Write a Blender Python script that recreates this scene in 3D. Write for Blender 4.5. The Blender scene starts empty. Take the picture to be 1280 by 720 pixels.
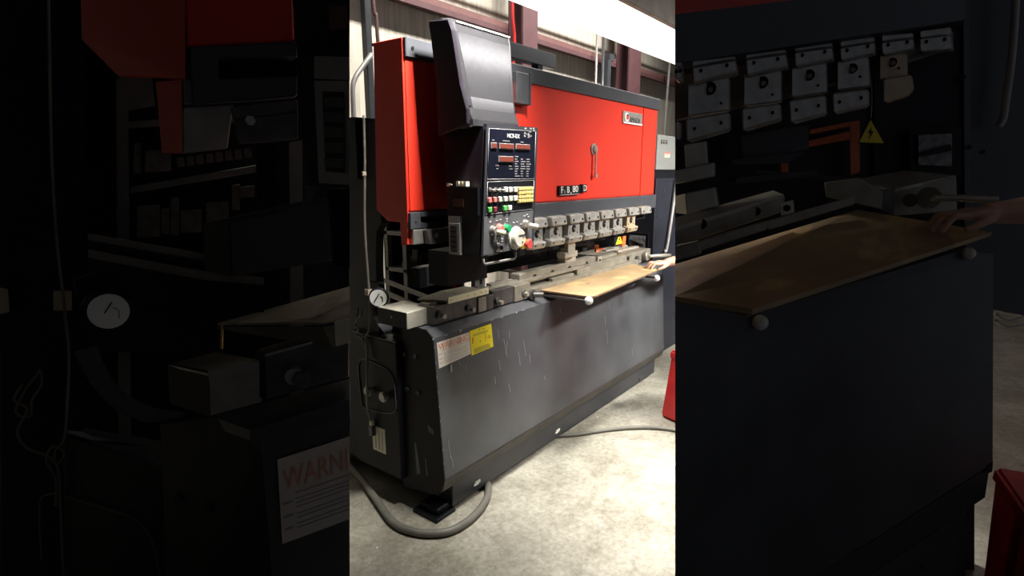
import bpy, bmesh, math, random
from mathutils import Vector, Matrix
random.seed(7)
COL = bpy.context.scene.collection
PI = math.pi

# ------------------------------------------------------------------ materials
MATS = {}
def mat(name, col, rough=.5, metal=0.0, wear=None, wear_col=(.4, .4, .4), wear_scale=(40, 40, 4), wear_amt=.06,
        mottle=.15, mottle_scale=9.0, coat=0.0, bump=0.0, spec=.5):
    m = bpy.data.materials.new(name); m.use_nodes = True
    nt = m.node_tree; N = nt.nodes; L = nt.links
    b = N['Principled BSDF']
    b.inputs['Roughness'].default_value = rough; b.inputs['Metallic'].default_value = metal
    b.inputs['Coat Weight'].default_value = coat; b.inputs['Specular IOR Level'].default_value = spec
    tc = N.new('ShaderNodeTexCoord')
    n1 = N.new('ShaderNodeTexNoise'); n1.inputs['Scale'].default_value = mottle_scale; n1.inputs['Detail'].default_value = 6
    L.new(tc.outputs['Object'], n1.inputs['Vector'])
    r1 = N.new('ShaderNodeValToRGB')
    r1.color_ramp.elements[0].position = .3; r1.color_ramp.elements[1].position = .7
    lo = [c*(1-mottle) for c in col]; hi = [min(1, c*(1+mottle)) for c in col]
    r1.color_ramp.elements[0].color = (*lo, 1); r1.color_ramp.elements[1].color = (*hi, 1)
    L.new(n1.outputs['Fac'], r1.inputs['Fac'])
    out = r1.outputs['Color']
    if wear:
        mp = N.new('ShaderNodeMapping'); mp.inputs['Scale'].default_value = wear_scale
        L.new(tc.outputs['Object'], mp.inputs['Vector'])
        n2 = N.new('ShaderNodeTexNoise'); n2.inputs['Scale'].default_value = 1.0; n2.inputs['Detail'].default_value = 3
        L.new(mp.outputs['Vector'], n2.inputs['Vector'])
        n3 = N.new('ShaderNodeTexNoise'); n3.inputs['Scale'].default_value = 3.0; n3.inputs['Detail'].default_value = 2
        L.new(tc.outputs['Object'], n3.inputs['Vector'])
        ad = N.new('ShaderNodeMath'); ad.operation = 'MULTIPLY_ADD'; ad.inputs[1].default_value = .55
        L.new(n3.outputs['Fac'], ad.inputs[0]); L.new(n2.outputs['Fac'], ad.inputs[2])
        r2 = N.new('ShaderNodeValToRGB')
        r2.color_ramp.elements[0].position = wear; r2.color_ramp.elements[1].position = wear + wear_amt
        r2.color_ramp.elements[0].color = (0, 0, 0, 1); r2.color_ramp.elements[1].color = (1, 1, 1, 1)
        L.new(ad.outputs[0], r2.inputs['Fac'])
        mx = N.new('ShaderNodeMixRGB'); mx.inputs['Color2'].default_value = (*wear_col, 1)
        L.new(r2.outputs['Color'], mx.inputs['Fac']); L.new(out, mx.inputs['Color1'])
        out = mx.outputs['Color']
    L.new(out, b.inputs['Base Color'])
    if bump:
        bp = N.new('ShaderNodeBump'); bp.inputs['Strength'].default_value = bump; bp.inputs['Distance'].default_value = .01
        L.new(n1.outputs['Fac'], bp.inputs['Height']); L.new(bp.outputs['Normal'], b.inputs['Normal'])
    MATS[name] = m
    return m

mat('red', (.60, .030, .014), .45, mottle=.05, mottle_scale=3)
mat('black', (.007, .008, .011), .5, mottle=.25, spec=.22)
mat('blackblue', (.016, .018, .026), .5, spec=.3, mottle=.2)
mat('cabinetblack', (.014, .011, .017), .45, spec=.3, mottle=.15, mottle_scale=4)
mat('bedgrey', (.062, .065, .072), .42, wear=1.04, wear_col=(.38, .38, .38), wear_scale=(55, 55, 6), wear_amt=.05, mottle=.28, mottle_scale=4)
mat('trim', (.055, .058, .066), .32, mottle=.12)
mat('trimdark', (.030, .032, .038), .42, mottle=.15)
mat('hood', (.12, .12, .13), .13, metal=.75, mottle=.10, mottle_scale=60)
mat('hem', (.040, .036, .031), .55, wear=1.0, wear_col=(.2, .18, .15), wear_scale=(14, 14, 30), mottle=.35)
mat('steel', (.42, .40, .37), .38, .7, mottle=.18, mottle_scale=14)
mat('lightsteel', (.44, .415, .35), .42, .45, mottle=.16, mottle_scale=14)
mat('darksteel', (.12, .115, .11), .42, .6, mottle=.3, mottle_scale=16)
mat('holder', (.36, .35, .32), .40, .45, wear=.95, wear_col=(.45, .42, .37), wear_scale=(30, 30, 30), mottle=.22, mottle_scale=22)
mat('tan', (.42, .33, .22), .5, .2, mottle=.2)
mat('rail', (.26, .24, .195), .45, .4, mottle=.25, mottle_scale=12)
mat('railgrey', (.20, .19, .17), .5, .3, mottle=.2)
mat('darkarm', (.03, .031, .034), .45, .3)
mat('rackgrey', (.20, .20, .185), .6, mottle=.2)
mat('toolgrey', (.20, .185, .16), .5, .3, mottle=.35, mottle_scale=20)
mat('greyplate', (.30, .29, .28), .5, .1, mottle=.1)
mat('panelgrey', (.115, .118, .126), .5, mottle=.08)
mat('navy', (.006, .007, .015), .35, mottle=.3, spec=.3)
mat('brown', (.10, .045, .030), .3)
mat('ledred', (.16, .040, .028), .3, mottle=.1)
mat('ledframe', (.33, .32, .32), .4, .3)
mat('orange', (.62, .13, .035), .5, mottle=.15)
mat('yellow', (.85, .66, .02), .5, mottle=.06)
mat('signyellow', (.80, .66, .015), .45, mottle=.05)
mat('signwhite', (.66, .60, .52), .55, mottle=.06)
mat('faded', (.72, .30, .20), .6, mottle=.12, mottle_scale=40)
mat('ink', (.10, .09, .08), .7)
mat('greyink', (.36, .33, .30), .7)
mat('redink', (.55, .05, .03), .6)
mat('white', (.78, .77, .74), .4)
mat('dialwhite', (.72, .72, .69), .35, mottle=.04)
mat('ballwhite', (.82, .82, .82), .25, mottle=.03)
mat('cream', (.70, .66, .50), .5, mottle=.08)
mat('rulercream', (.72, .67, .46), .5, mottle=.08)
mat('sheet', (.30, .27, .195), .5, .2, wear=.9, wear_col=(.18, .16, .11), wear_scale=(6, 30, 6), mottle=.3, mottle_scale=7)
mat('sheetdark', (.12, .11, .085), .6, mottle=.3)
mat('brass', (.45, .32, .12), .4, .6)
mat('board', (.36, .25, .13), .6, wear=.90, wear_col=(.62, .43, .18), wear_scale=(3, 9, 3), wear_amt=.2, mottle=.20, mottle_scale=6)
mat('boardedge', (.17, .11, .06), .75, mottle=.35, mottle_scale=30)
mat('cable', (.15, .135, .11), .6, mottle=.2)
mat('hose', (.13, .125, .105), .55, mottle=.2)
mat('conduit', (.32, .31, .30), .45, .4, mottle=.15)
mat('guard', (.11, .115, .125), .3, .5, mottle=.25)
mat('plate', (.45, .38, .28), .5, mottle=.2)
mat('winback', (.22, .22, .22), .5, mottle=.8, mottle_scale=30)
mat('keyyellow', (.72, .56, .20), .45, mottle=.05)
mat('keywhite', (.74, .72, .62), .45, mottle=.05)
mat('keypink', (.78, .22, .19), .45, mottle=.05)
mat('keygreen', (.10, .52, .10), .4, mottle=.05)
mat('keydark', (.20, .03, .04), .4)
mat('mushroom', (.72, .10, .08), .4)
mat('lampgreen', (.02, .40, .14), .3)
mat('girt', (.16, .075, .070), .55, mottle=.12)
mat('girtdark', (.10, .045, .050), .55, mottle=.12)
mat('cabgrey', (.20, .21, .20), .5, mottle=.06)
mat('binred', (.50, .022, .022), .4, mottle=.12)
mat('redline', (.55, .02, .02), .5)
mat('housing', (.50, .47, .42), .35, .4)
mat('skin', (.62, .36, .25), .5, mottle=.08, mottle_scale=20)
mat('cloth', (.05, .06, .09), .85, mottle=.2)
mat('denim', (.04, .06, .11), .85, mottle=.2)
mat('hair', (.05, .03, .02), .7)
mat('darkwall', (.17, .17, .175), .7, mottle=.2); mat('roof', (.10, .085, .07), .8, mottle=.2)

def mk_floor():
    m = bpy.data.materials.new('concrete'); m.use_nodes = True
    nt = m.node_tree; N = nt.nodes; L = nt.links; b = N['Principled BSDF']
    tc = N.new('ShaderNodeTexCoord')
    def noise(s, d=8, rough=.6):
        n = N.new('ShaderNodeTexNoise'); n.inputs['Scale'].default_value = s; n.inputs['Detail'].default_value = d
        n.inputs['Roughness'].default_value = rough
        L.new(tc.outputs['Object'], n.inputs['Vector']); return n
    def ramp(src, stops):
        r = N.new('ShaderNodeValToRGB'); e = r.color_ramp.elements
        while len(e) < len(stops): e.new(.5)
        for k, (p, c) in enumerate(stops): e[k].position = p; e[k].color = (*c, 1)
        L.new(src, r.inputs['Fac']); return r
    a = noise(1.6); base = ramp(a.outputs['Fac'], [(.30, (.215, .205, .168)), (.50, (.335, .32, .265)), (.70, (.44, .425, .365))])
    c = noise(4.5, 10, .7); st = ramp(c.outputs['Fac'], [(.46, (0, 0, 0)), (.66, (.85, .85, .85))])
    mx = N.new('ShaderNodeMixRGB'); mx.inputs['Color2'].default_value = (.20, .185, .145, 1)
    L.new(st.outputs['Color'], mx.inputs['Fac']); L.new(base.outputs['Color'], mx.inputs['Color1'])
    g = noise(38, 8, .8); gr = ramp(g.outputs['Fac'], [(.36, (.66, .65, .62)), (.60, (1.10, 1.10, 1.10))])
    mu = N.new('ShaderNodeMixRGB'); mu.blend_type = 'MULTIPLY'; mu.inputs['Fac'].default_value = 1
    L.new(mx.outputs['Color'], mu.inputs['Color1']); L.new(gr.outputs['Color'], mu.inputs['Color2'])
    # small white chips and dark specks
    last = mu.outputs['Color']
    for sc, th, colr in ((9, .045, (.82, .80, .74)), (7, .030, (.03, .028, .025))):
        v = N.new('ShaderNodeTexVoronoi'); v.inputs['Scale'].default_value = sc
        n = noise(22, 3); ad = N.new('ShaderNodeMixRGB'); ad.blend_type = 'ADD'; ad.inputs['Fac'].default_value = .06
        L.new(tc.outputs['Object'], ad.inputs['Color1']); L.new(n.outputs['Color'], ad.inputs['Color2'])
        L.new(ad.outputs['Color'], v.inputs['Vector'])
        r = ramp(v.outputs['Distance'], [(th, (1, 1, 1)), (th + .03, (0, 0, 0))])
        k = noise(1.3, 2); kr = ramp(k.outputs['Fac'], [(.50, (0, 0, 0)), (.56, (1, 1, 1))])
        mm = N.new('ShaderNodeMath'); mm.operation = 'MULTIPLY'
        L.new(r.outputs['Color'], mm.inputs[0]); L.new(kr.outputs['Color'], mm.inputs[1])
        x = N.new('ShaderNodeMixRGB'); x.inputs['Color2'].default_value = (*colr, 1)
        L.new(mm.outputs[0], x.inputs['Fac']); L.new(last, x.inputs['Color1']); last = x.outputs['Color']
    L.new(last, b.inputs['Base Color']); b.inputs['Roughness'].default_value = .6
    bp = N.new('ShaderNodeBump'); bp.inputs['Strength'].default_value = .12; bp.inputs['Distance'].default_value = .004
    L.new(g.outputs['Fac'], bp.inputs['Height']); L.new(bp.outputs['Normal'], b.inputs['Normal'])
    MATS['concrete'] = m
mk_floor()
def mk_wall():
    m = bpy.data.materials.new('insulation'); m.use_nodes = True
    nt = m.node_tree; N = nt.nodes; L = nt.links; b = N['Principled BSDF']
    tc = N.new('ShaderNodeTexCoord')
    mp = N.new('ShaderNodeMapping'); mp.inputs['Rotation'].default_value = (0, .55, 0); mp.inputs['Scale'].default_value = (22, 1, 1.6)
    L.new(tc.outputs['Object'], mp.inputs['Vector'])
    n = N.new('ShaderNodeTexNoise'); n.inputs['Scale'].default_value = 1; n.inputs['Detail'].default_value = 4
    L.new(mp.outputs['Vector'], n.inputs['Vector'])
    r = N.new('ShaderNodeValToRGB'); e = r.color_ramp.elements
    e[0].position = .30; e[0].color = (.30, .27, .215, 1); e[1].position = .62; e[1].color = (.74, .69, .59, 1)
    L.new(n.outputs['Fac'], r.inputs['Fac'])
    n2 = N.new('ShaderNodeTexNoise'); n2.inputs['Scale'].default_value = 1.4; n2.inputs['Detail'].default_value = 5
    L.new(tc.outputs['Object'], n2.inputs['Vector'])
    mx = N.new('ShaderNodeMixRGB'); mx.inputs['Color1'].default_value = (.62, .575, .485, 1)
    L.new(n2.outputs['Fac'], mx.inputs['Fac']); L.new(r.outputs['Color'], mx.inputs['Color2'])
    L.new(mx.outputs['Color'], b.inputs['Base Color']); b.inputs['Roughness'].default_value = .55
    bp = N.new('ShaderNodeBump'); bp.inputs['Strength'].default_value = .35; bp.inputs['Distance'].default_value = .03
    L.new(n.outputs['Fac'], bp.inputs['Height']); L.new(bp.outputs['Normal'], b.inputs['Normal'])
    MATS['insulation'] = m
mk_wall()
def mk_emit(name, col, s):
    m = bpy.data.materials.new(name); m.use_nodes = True
    b = m.node_tree.nodes['Principled BSDF']
    b.inputs['Base Color'].default_value = (.9, .9, .9, 1)
    b.inputs['Emission Color'].default_value = (*col, 1); b.inputs['Emission Strength'].default_value = s
    MATS[name] = m
mk_emit('diffuser', (1.0, .97, .93), 1.15); mk_emit('added_diffuser', (1.0, .97, .93), 5.0)

# ------------------------------------------------------------------ geometry helpers
class M:
    def __init__(s): s.bm = bmesh.new()
    def _add(s, b, bev=0, seg=1, smooth=False):
        bmesh.ops.recalc_face_normals(b, faces=b.faces[:])
        if bev:
            es = [e for e in b.edges if len(e.link_faces) == 2 and e.calc_face_angle(0) > .5]
            bmesh.ops.bevel(b, geom=es, offset=bev, segments=seg, affect='EDGES', clamp_overlap=True)
        for f in b.faces: f.smooth = smooth
        me = bpy.data.meshes.new('tmp'); b.to_mesh(me); b.free(); s.bm.from_mesh(me); bpy.data.meshes.remove(me)
        return s
    def box(s, x0, x1, y0, y1, z0, z1, bev=0, seg=1):
        b = bmesh.new(); bmesh.ops.create_cube(b, size=1)
        for v in b.verts:
            v.co = Vector(((x0+x1)/2+v.co.x*abs(x1-x0), (y0+y1)/2+v.co.y*abs(y1-y0), (z0+z1)/2+v.co.z*abs(z1-z0)))
        return s._add(b, bev, seg)
    def prism(s, pts, e, bev=0, seg=1):
        b = bmesh.new(); e = Vector(e); n = len(pts)
        A = [b.verts.new(Vector(p)) for p in pts]; B = [b.verts.new(Vector(p)+e) for p in pts]
        b.faces.new(A); b.faces.new(B[::-1])
        for i in range(n): b.faces.new((A[i], B[i], B[(i+1) % n], A[(i+1) % n]))
        return s._add(b, bev, seg)
    def hexa(s, P, bev=0, seg=1):     # 8 corners: four bottom, four top
        b = bmesh.new(); v = [b.verts.new(Vector(p)) for p in P]
        for f in ((0, 1, 2, 3), (7, 6, 5, 4), (0, 4, 5, 1), (1, 5, 6, 2), (2, 6, 7, 3), (3, 7, 4, 0)): b.faces.new([v[i] for i in f])
        return s._add(b, bev, seg)
    def loft(s, rings):
        b = bmesh.new(); R = [[b.verts.new(Vector(p)) for p in r] for r in rings]; n = len(R[0])
        for a, c in zip(R, R[1:]):
            for i in range(n): b.faces.new((a[i], a[(i+1) % n], c[(i+1) % n], c[i]))
        b.faces.new(R[0][::-1]); b.faces.new(R[-1])
        return s._add(b)
    def cyl(s, c, ax, r, ln, r2=None, seg=20, bev=0):
        b = bmesh.new(); bmesh.ops.create_cone(b, cap_ends=True, segments=seg, radius1=r, radius2=r if r2 is None else r2, depth=ln)
        q = Vector((0, 0, 1)).rotation_difference(Vector(ax).normalized()).to_matrix().to_4x4()
        bmesh.ops.transform(b, matrix=Matrix.Translation(Vector(c)+Vector(ax).normalized()*ln/2) @ q, verts=b.verts)
        return s._add(b, bev)
    def sphere(s, c, r, sc=(1, 1, 1), seg=20):
        b = bmesh.new(); bmesh.ops.create_uvsphere(b, u_segments=seg, v_segments=seg//2+2, radius=1)
        for v in b.verts: v.co = Vector((c[0]+v.co.x*r*sc[0], c[1]+v.co.y*r*sc[1], c[2]+v.co.z*r*sc[2]))
        return s._add(b, smooth=True)
    def tube(s, pts, r, seg=10, smooth_path=True):
        P = [Vector(p) for p in pts]
        rs = list(r) if isinstance(r, (list, tuple)) else [r]*len(P)
        if smooth_path and len(P) > 2:
            Q, RR = [], []
            for i in range(len(P)-1):
                p0 = P[max(i-1, 0)]; p1 = P[i]; p2 = P[i+1]; p3 = P[min(i+2, len(P)-1)]
                for k in range(6):
                    t = k/6
                    Q.append(.5*((2*p1)+(p2-p0)*t+(2*p0-5*p1+4*p2-p3)*t*t+(3*p1-p0-3*p2+p3)*t**3)); RR.append(rs[i]*(1-t)+rs[i+1]*t)
            Q.append(P[-1]); RR.append(rs[-1]); P, rs = Q, RR
        b = bmesh.new(); prev = None; rings = []
        for i, p in enumerate(P):
            t = (P[min(i+1, len(P)-1)]-P[max(i-1, 0)]).normalized()
            if prev is None: nrm = t.orthogonal().normalized()
            else: nrm = (prev-t*prev.dot(t)).normalized()
            prev = nrm; bn = t.cross(nrm)
            rings.append([b.verts.new(p+(nrm*math.cos(a)+bn*math.sin(a))*rs[i]) for a in [2*PI*k/seg for k in range(seg)]])
        for a, c in zip(rings, rings[1:]):
            for k in range(seg): b.faces.new((a[k], a[(k+1) % seg], c[(k+1) % seg], c[k]))
        b.faces.new(rings[0][::-1]); b.faces.new(rings[-1])
        return s._add(b, smooth=True)
    def done(s, name, m, parent=None):
        me = bpy.data.meshes.new(name); s.bm.to_mesh(me); s.bm.free()
        return link(name, me, m, parent)
def link(name, me, m, parent=None):
    me.materials.clear(); me.materials.append(MATS[m])
    o = bpy.data.objects.new(name, me); COL.objects.link(o)
    vs = [v.co for v in me.vertices]
    lo = Vector([min(v[i] for v in vs) for i in range(3)]); hi = Vector([max(v[i] for v in vs) for i in range(3)])
    c = Vector(((lo.x+hi.x)/2, (lo.y+hi.y)/2, lo.z))
    me.transform(Matrix.Translation(-c))
    o['_w'] = tuple(c)
    if parent is not None:
        o.parent = parent; o.location = c-Vector(parent['_w'])
    else: o.location = c
    return o
def tag(o, label, cat, group=None):
    o['label'] = label; o['category'] = cat
    if group: o['group'] = group
    return o
def thing(name, loc, label, cat, group=None):
    o = bpy.data.objects.new(name, None); COL.objects.link(o); o.location = loc; o['_w'] = tuple(loc); o.empty_display_size = .1
    return tag(o, label, cat, group)
def struct(o): o['kind'] = 'structure'; return o
def text(name, body, m, parent, origin, xdir, zdir, size, depth=.001, align='LEFT', xs=1.0, shear=0):
    cu = bpy.data.curves.new('txt', 'FONT'); cu.body = body; cu.size = size; cu.extrude = depth; cu.align_x = align; cu.shear = shear
    to = bpy.data.objects.new('txt', cu); COL.objects.link(to)
    dg = bpy.context.evaluated_depsgraph_get()
    me = bpy.data.meshes.new_from_object(to.evaluated_get(dg)); bpy.data.objects.remove(to)
    x = Vector(xdir).normalized(); z = Vector(zdir).normalized(); n = x.cross(z)
    Mx = Matrix(((x.x*xs, z.x, n.x, origin[0]), (x.y*xs, z.y, n.y, origin[1]), (x.z*xs, z.z, n.z, origin[2]), (0, 0, 0, 1)))
    me.transform(Mx)
    return link(name, me, m, parent)
X, Z = (1, 0, 0), (0, 0, 1)
def F(pt, y, z): return (pt, y, z)
def bx(name, m, parent, *a, **k): return M().box(*a, **k).done(name, m, parent)

# ------------------------------------------------------------------ setting
struct(bx('floor', 'concrete', None, -3, 9.5, -4.5, 2.1, -.1, 0))
struct(bx('wall_back', 'insulation', None, -3, 9.5, 2.0, 2.1, 0, 4.6))
struct(bx('wall_left', 'darkwall', None, -3.1, -3, -4.5, 2.0, 0, 4.6))
struct(bx('wall_right', 'insulation', None, 9.4, 9.5, -4.5, 2.0, 0, 4.6))
struct(bx('ceiling', 'roof', None, -3, 9.5, -4.5, 2.1, 4.6, 4.7))
# steel framing of the back wall
struct(bx('trim_1', 'girt', None, -2.9, 9.3, 1.80, 1.99, 3.00, 3.05))
struct(bx('trim_2', 'girtdark', None, -2.9, 9.3, 1.80, 1.815, 2.955, 3.0))
def column(n, x0, x1):
    m = M(); m.box(x0, x1, 1.62, 1.64, 0, 4.55).box(x0, x1, 1.78, 1.797, 0, 4.55).box((x0+x1)/2-.008, (x0+x1)/2+.008, 1.64, 1.78, 0, 4.55)
    struct(m.done(n, 'girtdark', None))
column('trim_3', 2.78, 3.02); column('trim_4', 5.02, 5.36)
c_ = M().box(4.62, 4.70, 1.70, 1.78, 0, 2.98).box(4.66, 4.78, 1.70, 1.78, 2.98, 3.06); struct(c_.done('trim_5', 'trim', None))
# pipes on the wall
tag(M().tube([(-2.5, 1.72, 3.36), (9.2, 1.72, 3.36)], .022).done('air_pipe', 'conduit'), 'long grey horizontal pipe running along the upper back wall behind the light', 'pipe')
tag(M().tube([(4.42, 1.75, 0), (4.42, 1.75, 3.34)], .014).done('drop_pipe', 'conduit'), 'thin vertical pipe dropping behind the red press, nearer of two beside the steel column', 'pipe')
tag(M().tube([(4.58, 1.75, 0), (4.58, 1.75, 3.34)], .018).done('drop_pipe', 'trim'), 'vertical pipe close against the grey post behind the red press', 'pipe')
tag(M().tube([(6.38, 1.7, 0), (6.44, 1.7, 2.5), (6.5, 1.7, 3.34)], .02).done('drop_pipe', 'conduit'), 'vertical pipe on the wall above the grey electrical box', 'pipe')
tag(M().tube([(2.05, 1.2, 2.3), (2.09, 1.2, 2.7), (2.06, 1.2, 3.05), (2.08, 1.2, 4.6)], .012).done('air_hose', 'redline'), 'thin red hose hanging behind the black control hood', 'hose')
# dark post and cables on the wall at the upper left
tag(bx('cable_duct', 'trimdark', None, 1.015-.11, 1.07-.11, 1.60, 1.65, 0, 4.6, bev=.004), 'dark vertical cable duct on the wall left of the red hood', 'duct')
tag(M().tube([(.89, 1.5, 4.6), (.895, 1.5, 2.9), (.917, 1.5, 2.7), (.92, 1.5, 2.6), (.925, 1.5, 2.52), (.94, 1.5, 2.4), (.94, 1.5, 1.9)], .013).done('power_cable', 'girtdark'), 'thick dark cable coming down beside the wall duct', 'cable')
tag(M().tube([(.90, 1.56, 2.45), (.852, 1.5, 2.43), (.772, 1.5, 2.342), (.707, 1.5, 2.257), (.688, 1.5, 2.163), (.685, 1.5, 1.85)], .017).done('power_cable', 'conduit'), 'grey cable arching from the duct down to the black frame at upper left', 'cable')

# ------------------------------------------------------------------ the red press brake
P = thing('press_brake', (1.2, .6, 0), 'big brightly lit red and grey press brake with a control hood in the middle', 'machine')
bx('base', 'trimdark', P, 0, 2.42, .0, 1.25, .03, .155, bev=.004)
M().box(-.12, .015, -.005, .16, 0, .02, .003).box(-.09, .012, .02, .14, .02, .05, .006).done('foot', 'black', P)
bx('foot', 'black', P, 2.2, 2.36, .03, .16, 0, .03)
bx('foot', 'black', P, -.05, .08, 1.08, 1.2, 0, .03); bx('foot', 'black', P, 2.3, 2.4, 1.08, 1.2, 0, .03)
for (a, z) in ((.155, .068), (.92, .062)):
    M().box(a, a+.035, -.006, .002, z, z+.012).box(a+.012, a+.05, -.005, .002, z+.004, z+.02).done('paint_chip', 'white', P)
M().cyl((2.13, .004, .055), (0, -1, 0), .011, .006).done('base_slot', 'black', P)
# front panel: shelf, bevelled lip and a face that leans out at the bottom
def sec(x): return [(x, .16, .955), (x, .052, .948), (x, .004, .916), (x, -.043, .262), (x, -.046, .235), (x, .0, .235), (x, .16, .90)]
M().prism(sec(-.094), (2.579, 0, 0)).done('front_panel', 'bedgrey', P)
M().prism([(-.098, -.04, .238), (-.098, -.044, .215), (-.098, -.03, .17), (-.098, .0, .145), (-.098, .06, .145), (-.098, .06, .238)], (2.588, 0, 0)).done('panel_hem', 'hem', P)
M().prism([(-.1, .004, .918), (-.1, .05, .952), (-.1, .215, .925), (-.1, .24, .10), (-.1, .0, .14), (-.1, -.046, .23)], (.006, 0, 0)).done('side_plate', 'black', P)
M().prism([(2.486, .004, .912), (2.486, .05, .948), (2.486, .3, .948), (2.486, .3, .10), (2.486, .0, .14), (2.486, -.046, .23)], (.006, 0, 0)).done('side_plate', 'bedgrey', P)
bx('bed_beam', 'black', P, -.08, 2.47, .16, .30, .155, .955)
# worn paint along the lip and left corner
m = M()
for i in range(26):
    x = -.09+i*.1+random.uniform(-.04, .04); l = random.uniform(.005, .03)
    m.box(x, x+l, .001, .004, .914-random.uniform(0, .004), .9175)
m.box(.075, .085, .0005, .002, .908, .916).box(-.01, .003, -.014, -.0125, .735, .77)
for i in range(9):
    z = .88-i*.07; m.box(-.0955, -.0935, .004-(.916-z)*.072-.0012, .004-(.916-z)*.072+.003, z-random.uniform(.01, .05), z)
m.done('paint_wear', 'greyplate', P)
# left utility box with knobs
M().box(-.13, .1, .222, .56, .155, .86, .004).done('side_box', 'black', P)
bx('box_lid', 'trimdark', P, -.128, .1, .224, .56, .86, .866)
pth = [(-.133, .497, .50), (-.133, .509, .68), (-.133, .47, .735), (-.133, .40, .735), (-.133, .29, .72), (-.133, .245, .68), (-.133, .236, .60), (-.133, .238, .525), (-.133, .30, .49), (-.133, .42, .475), (-.133, .48, .475), (-.133, .497, .50)]
M().tube(pth, .003).done('cover_seal', 'trim', P)
for y, z, c in ((.414, .584, .02), (.3, .582, .035)):
    k = M().cyl((-.13, y, z), (-1, 0, 0), .012, .03).cyl((-.15, y, z), (-1, 0, 0), .026, .012, bev=.003).cyl((-.162, y, z), (-1, 0, 0), .020, .004).done('knob', 'steel', P)
lp = bx('instruction_plate', 'cream', P, -.134, -.13, .328, .424, .262, .395)
for i in range(3): bx('plate_line', 'greyink', lp, -.1348, -.1339, .345+i*.026, .352+i*.026, .275, .38)
for y, z in ((.195, .805), (.122, .808), (.185, .635), (.113, .633)): M().cyl((-.1, y, z), (-1, 0, 0), .011, .008, seg=6).done('side_bolt', 'trimdark', P)
M().prism([(-.1005, .055, .487), (-.1005, .02, .475), (-.1005, .015, .445), (-.1005, .05, .455)], (-.001, 0, 0)).prism([(-.1005, .15, .37), (-.1005, .14, .37), (-.1005, .115, .22), (-.1005, .14, .20)], (-.001, 0, 0)).prism([(-.1005, .08, .31), (-.1005, .074, .31), (-.1005, .064, .22), (-.1005, .075, .22)], (-.001, 0, 0)).done('paint_wear', 'trim', P)
# C frames at both ends
def cframe(x0, x1, name, mt):
    pr = [(x0, .375, .155), (x0, 1.25, .155), (x0, 1.25, 1.88), (x0, .30, 1.88), (x0, .32, 1.42), (x0, .36, 1.38), (x0, .375, 1.2)]
    M().prism(pr, (x1-x0, 0, 0)).done(name, mt, P)
cframe(-.10, -.055, 'side_frame', 'black'); cframe(2.36, 2.41, 'side_frame', 'blackblue')
bx('top_tank', 'black', P, -.12, 2.4, .45, 1.3, 1.62, 1.90)
bx('ram_plate', 'trimdark', P, -.06, 2.36, .17, .235, 1.36, 2.1)
# red ram cover
bx('cover_front', 'red', P, -.126, 2.205, .10, .14, 1.48, 2.125, bev=.006, seg=2)
bx('cover_front', 'red', P, 2.21, 2.45, .10, .14, 1.48, 2.125, bev=.006, seg=2)
M().prism([(-.13, .104, 2.196), (-.13, .285, 2.196), (-.13, .315, 1.483), (-.13, .244, 1.435), (-.13, .108, 1.432)], (.02, 0, 0), .002).done('cover_side', 'red', P)
M().prism([(-.13, .159, 1.434), (-.13, .112, 1.434), (-.13, .117, 1.338), (-.13, .154, 1.328)], (.012, 0, 0)).done('guard_tab', 'red', P)
M().prism([(2.455, .104, 2.19), (2.455, .32, 2.19), (2.455, .32, 1.48), (2.455, .104, 1.48)], (.012, 0, 0)).done('cover_side', 'red', P)
bx('top_trim', 'trim', P, -.126, 2.475, .085, .13, 2.118, 2.198, bev=.004)
bx('top_lid', 'trimdark', P, -.126, 2.465, .13, .30, 2.185, 2.197)
bx('lower_trim', 'trim', P, .62, 2.475, .082, .14, 1.375, 1.478, bev=.004)
M().box(-.128, -.066, .09, .14, 1.404, 1.478, .003).box(-.066, .62, .09, .14, 1.455, 1.478, .002).box(-.066, .62, .09, .14, 1.404, 1.43, .002).done('lower_trim', 'trim', P)
bx('trim_recess', 'black', P, -.066, .62, .125, .14, 1.43, 1.455)
M().cyl((-.1, .09, 1.435), (0, -1, 0), .004, .002).cyl((-.09, .085, 2.157), (0, -1, 0), .008, .003).done('screw', 'black', P)
bx('ram_block', 'steel', P, -.115, .3, .09, .15, 1.335, 1.404, bev=.004)
cl = M().hexa([(-.05, .05, 1.335), (.3, .05, 1.335), (.3, .09, 1.335), (-.05, .09, 1.335), (-.06, .065, 1.40), (.3, .065, 1.40), (.3, .09, 1.40), (-.06, .09, 1.40)], .004).done('punch_clamp', 'darksteel', P)
M().cyl((-.01, .056, 1.372), (0, -1, 0), .011, .006, seg=6).done('clamp_bolt', 'steel', cl)
bx('rear_bar', 'trim', P, .6, 1.395, .34, .40, 2.30, 2.388, bev=.004)
for x in (.65, 1.2): bx('bar_post', 'black', P, x, x+.05, .345, .395, 2.06, 2.31)
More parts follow.
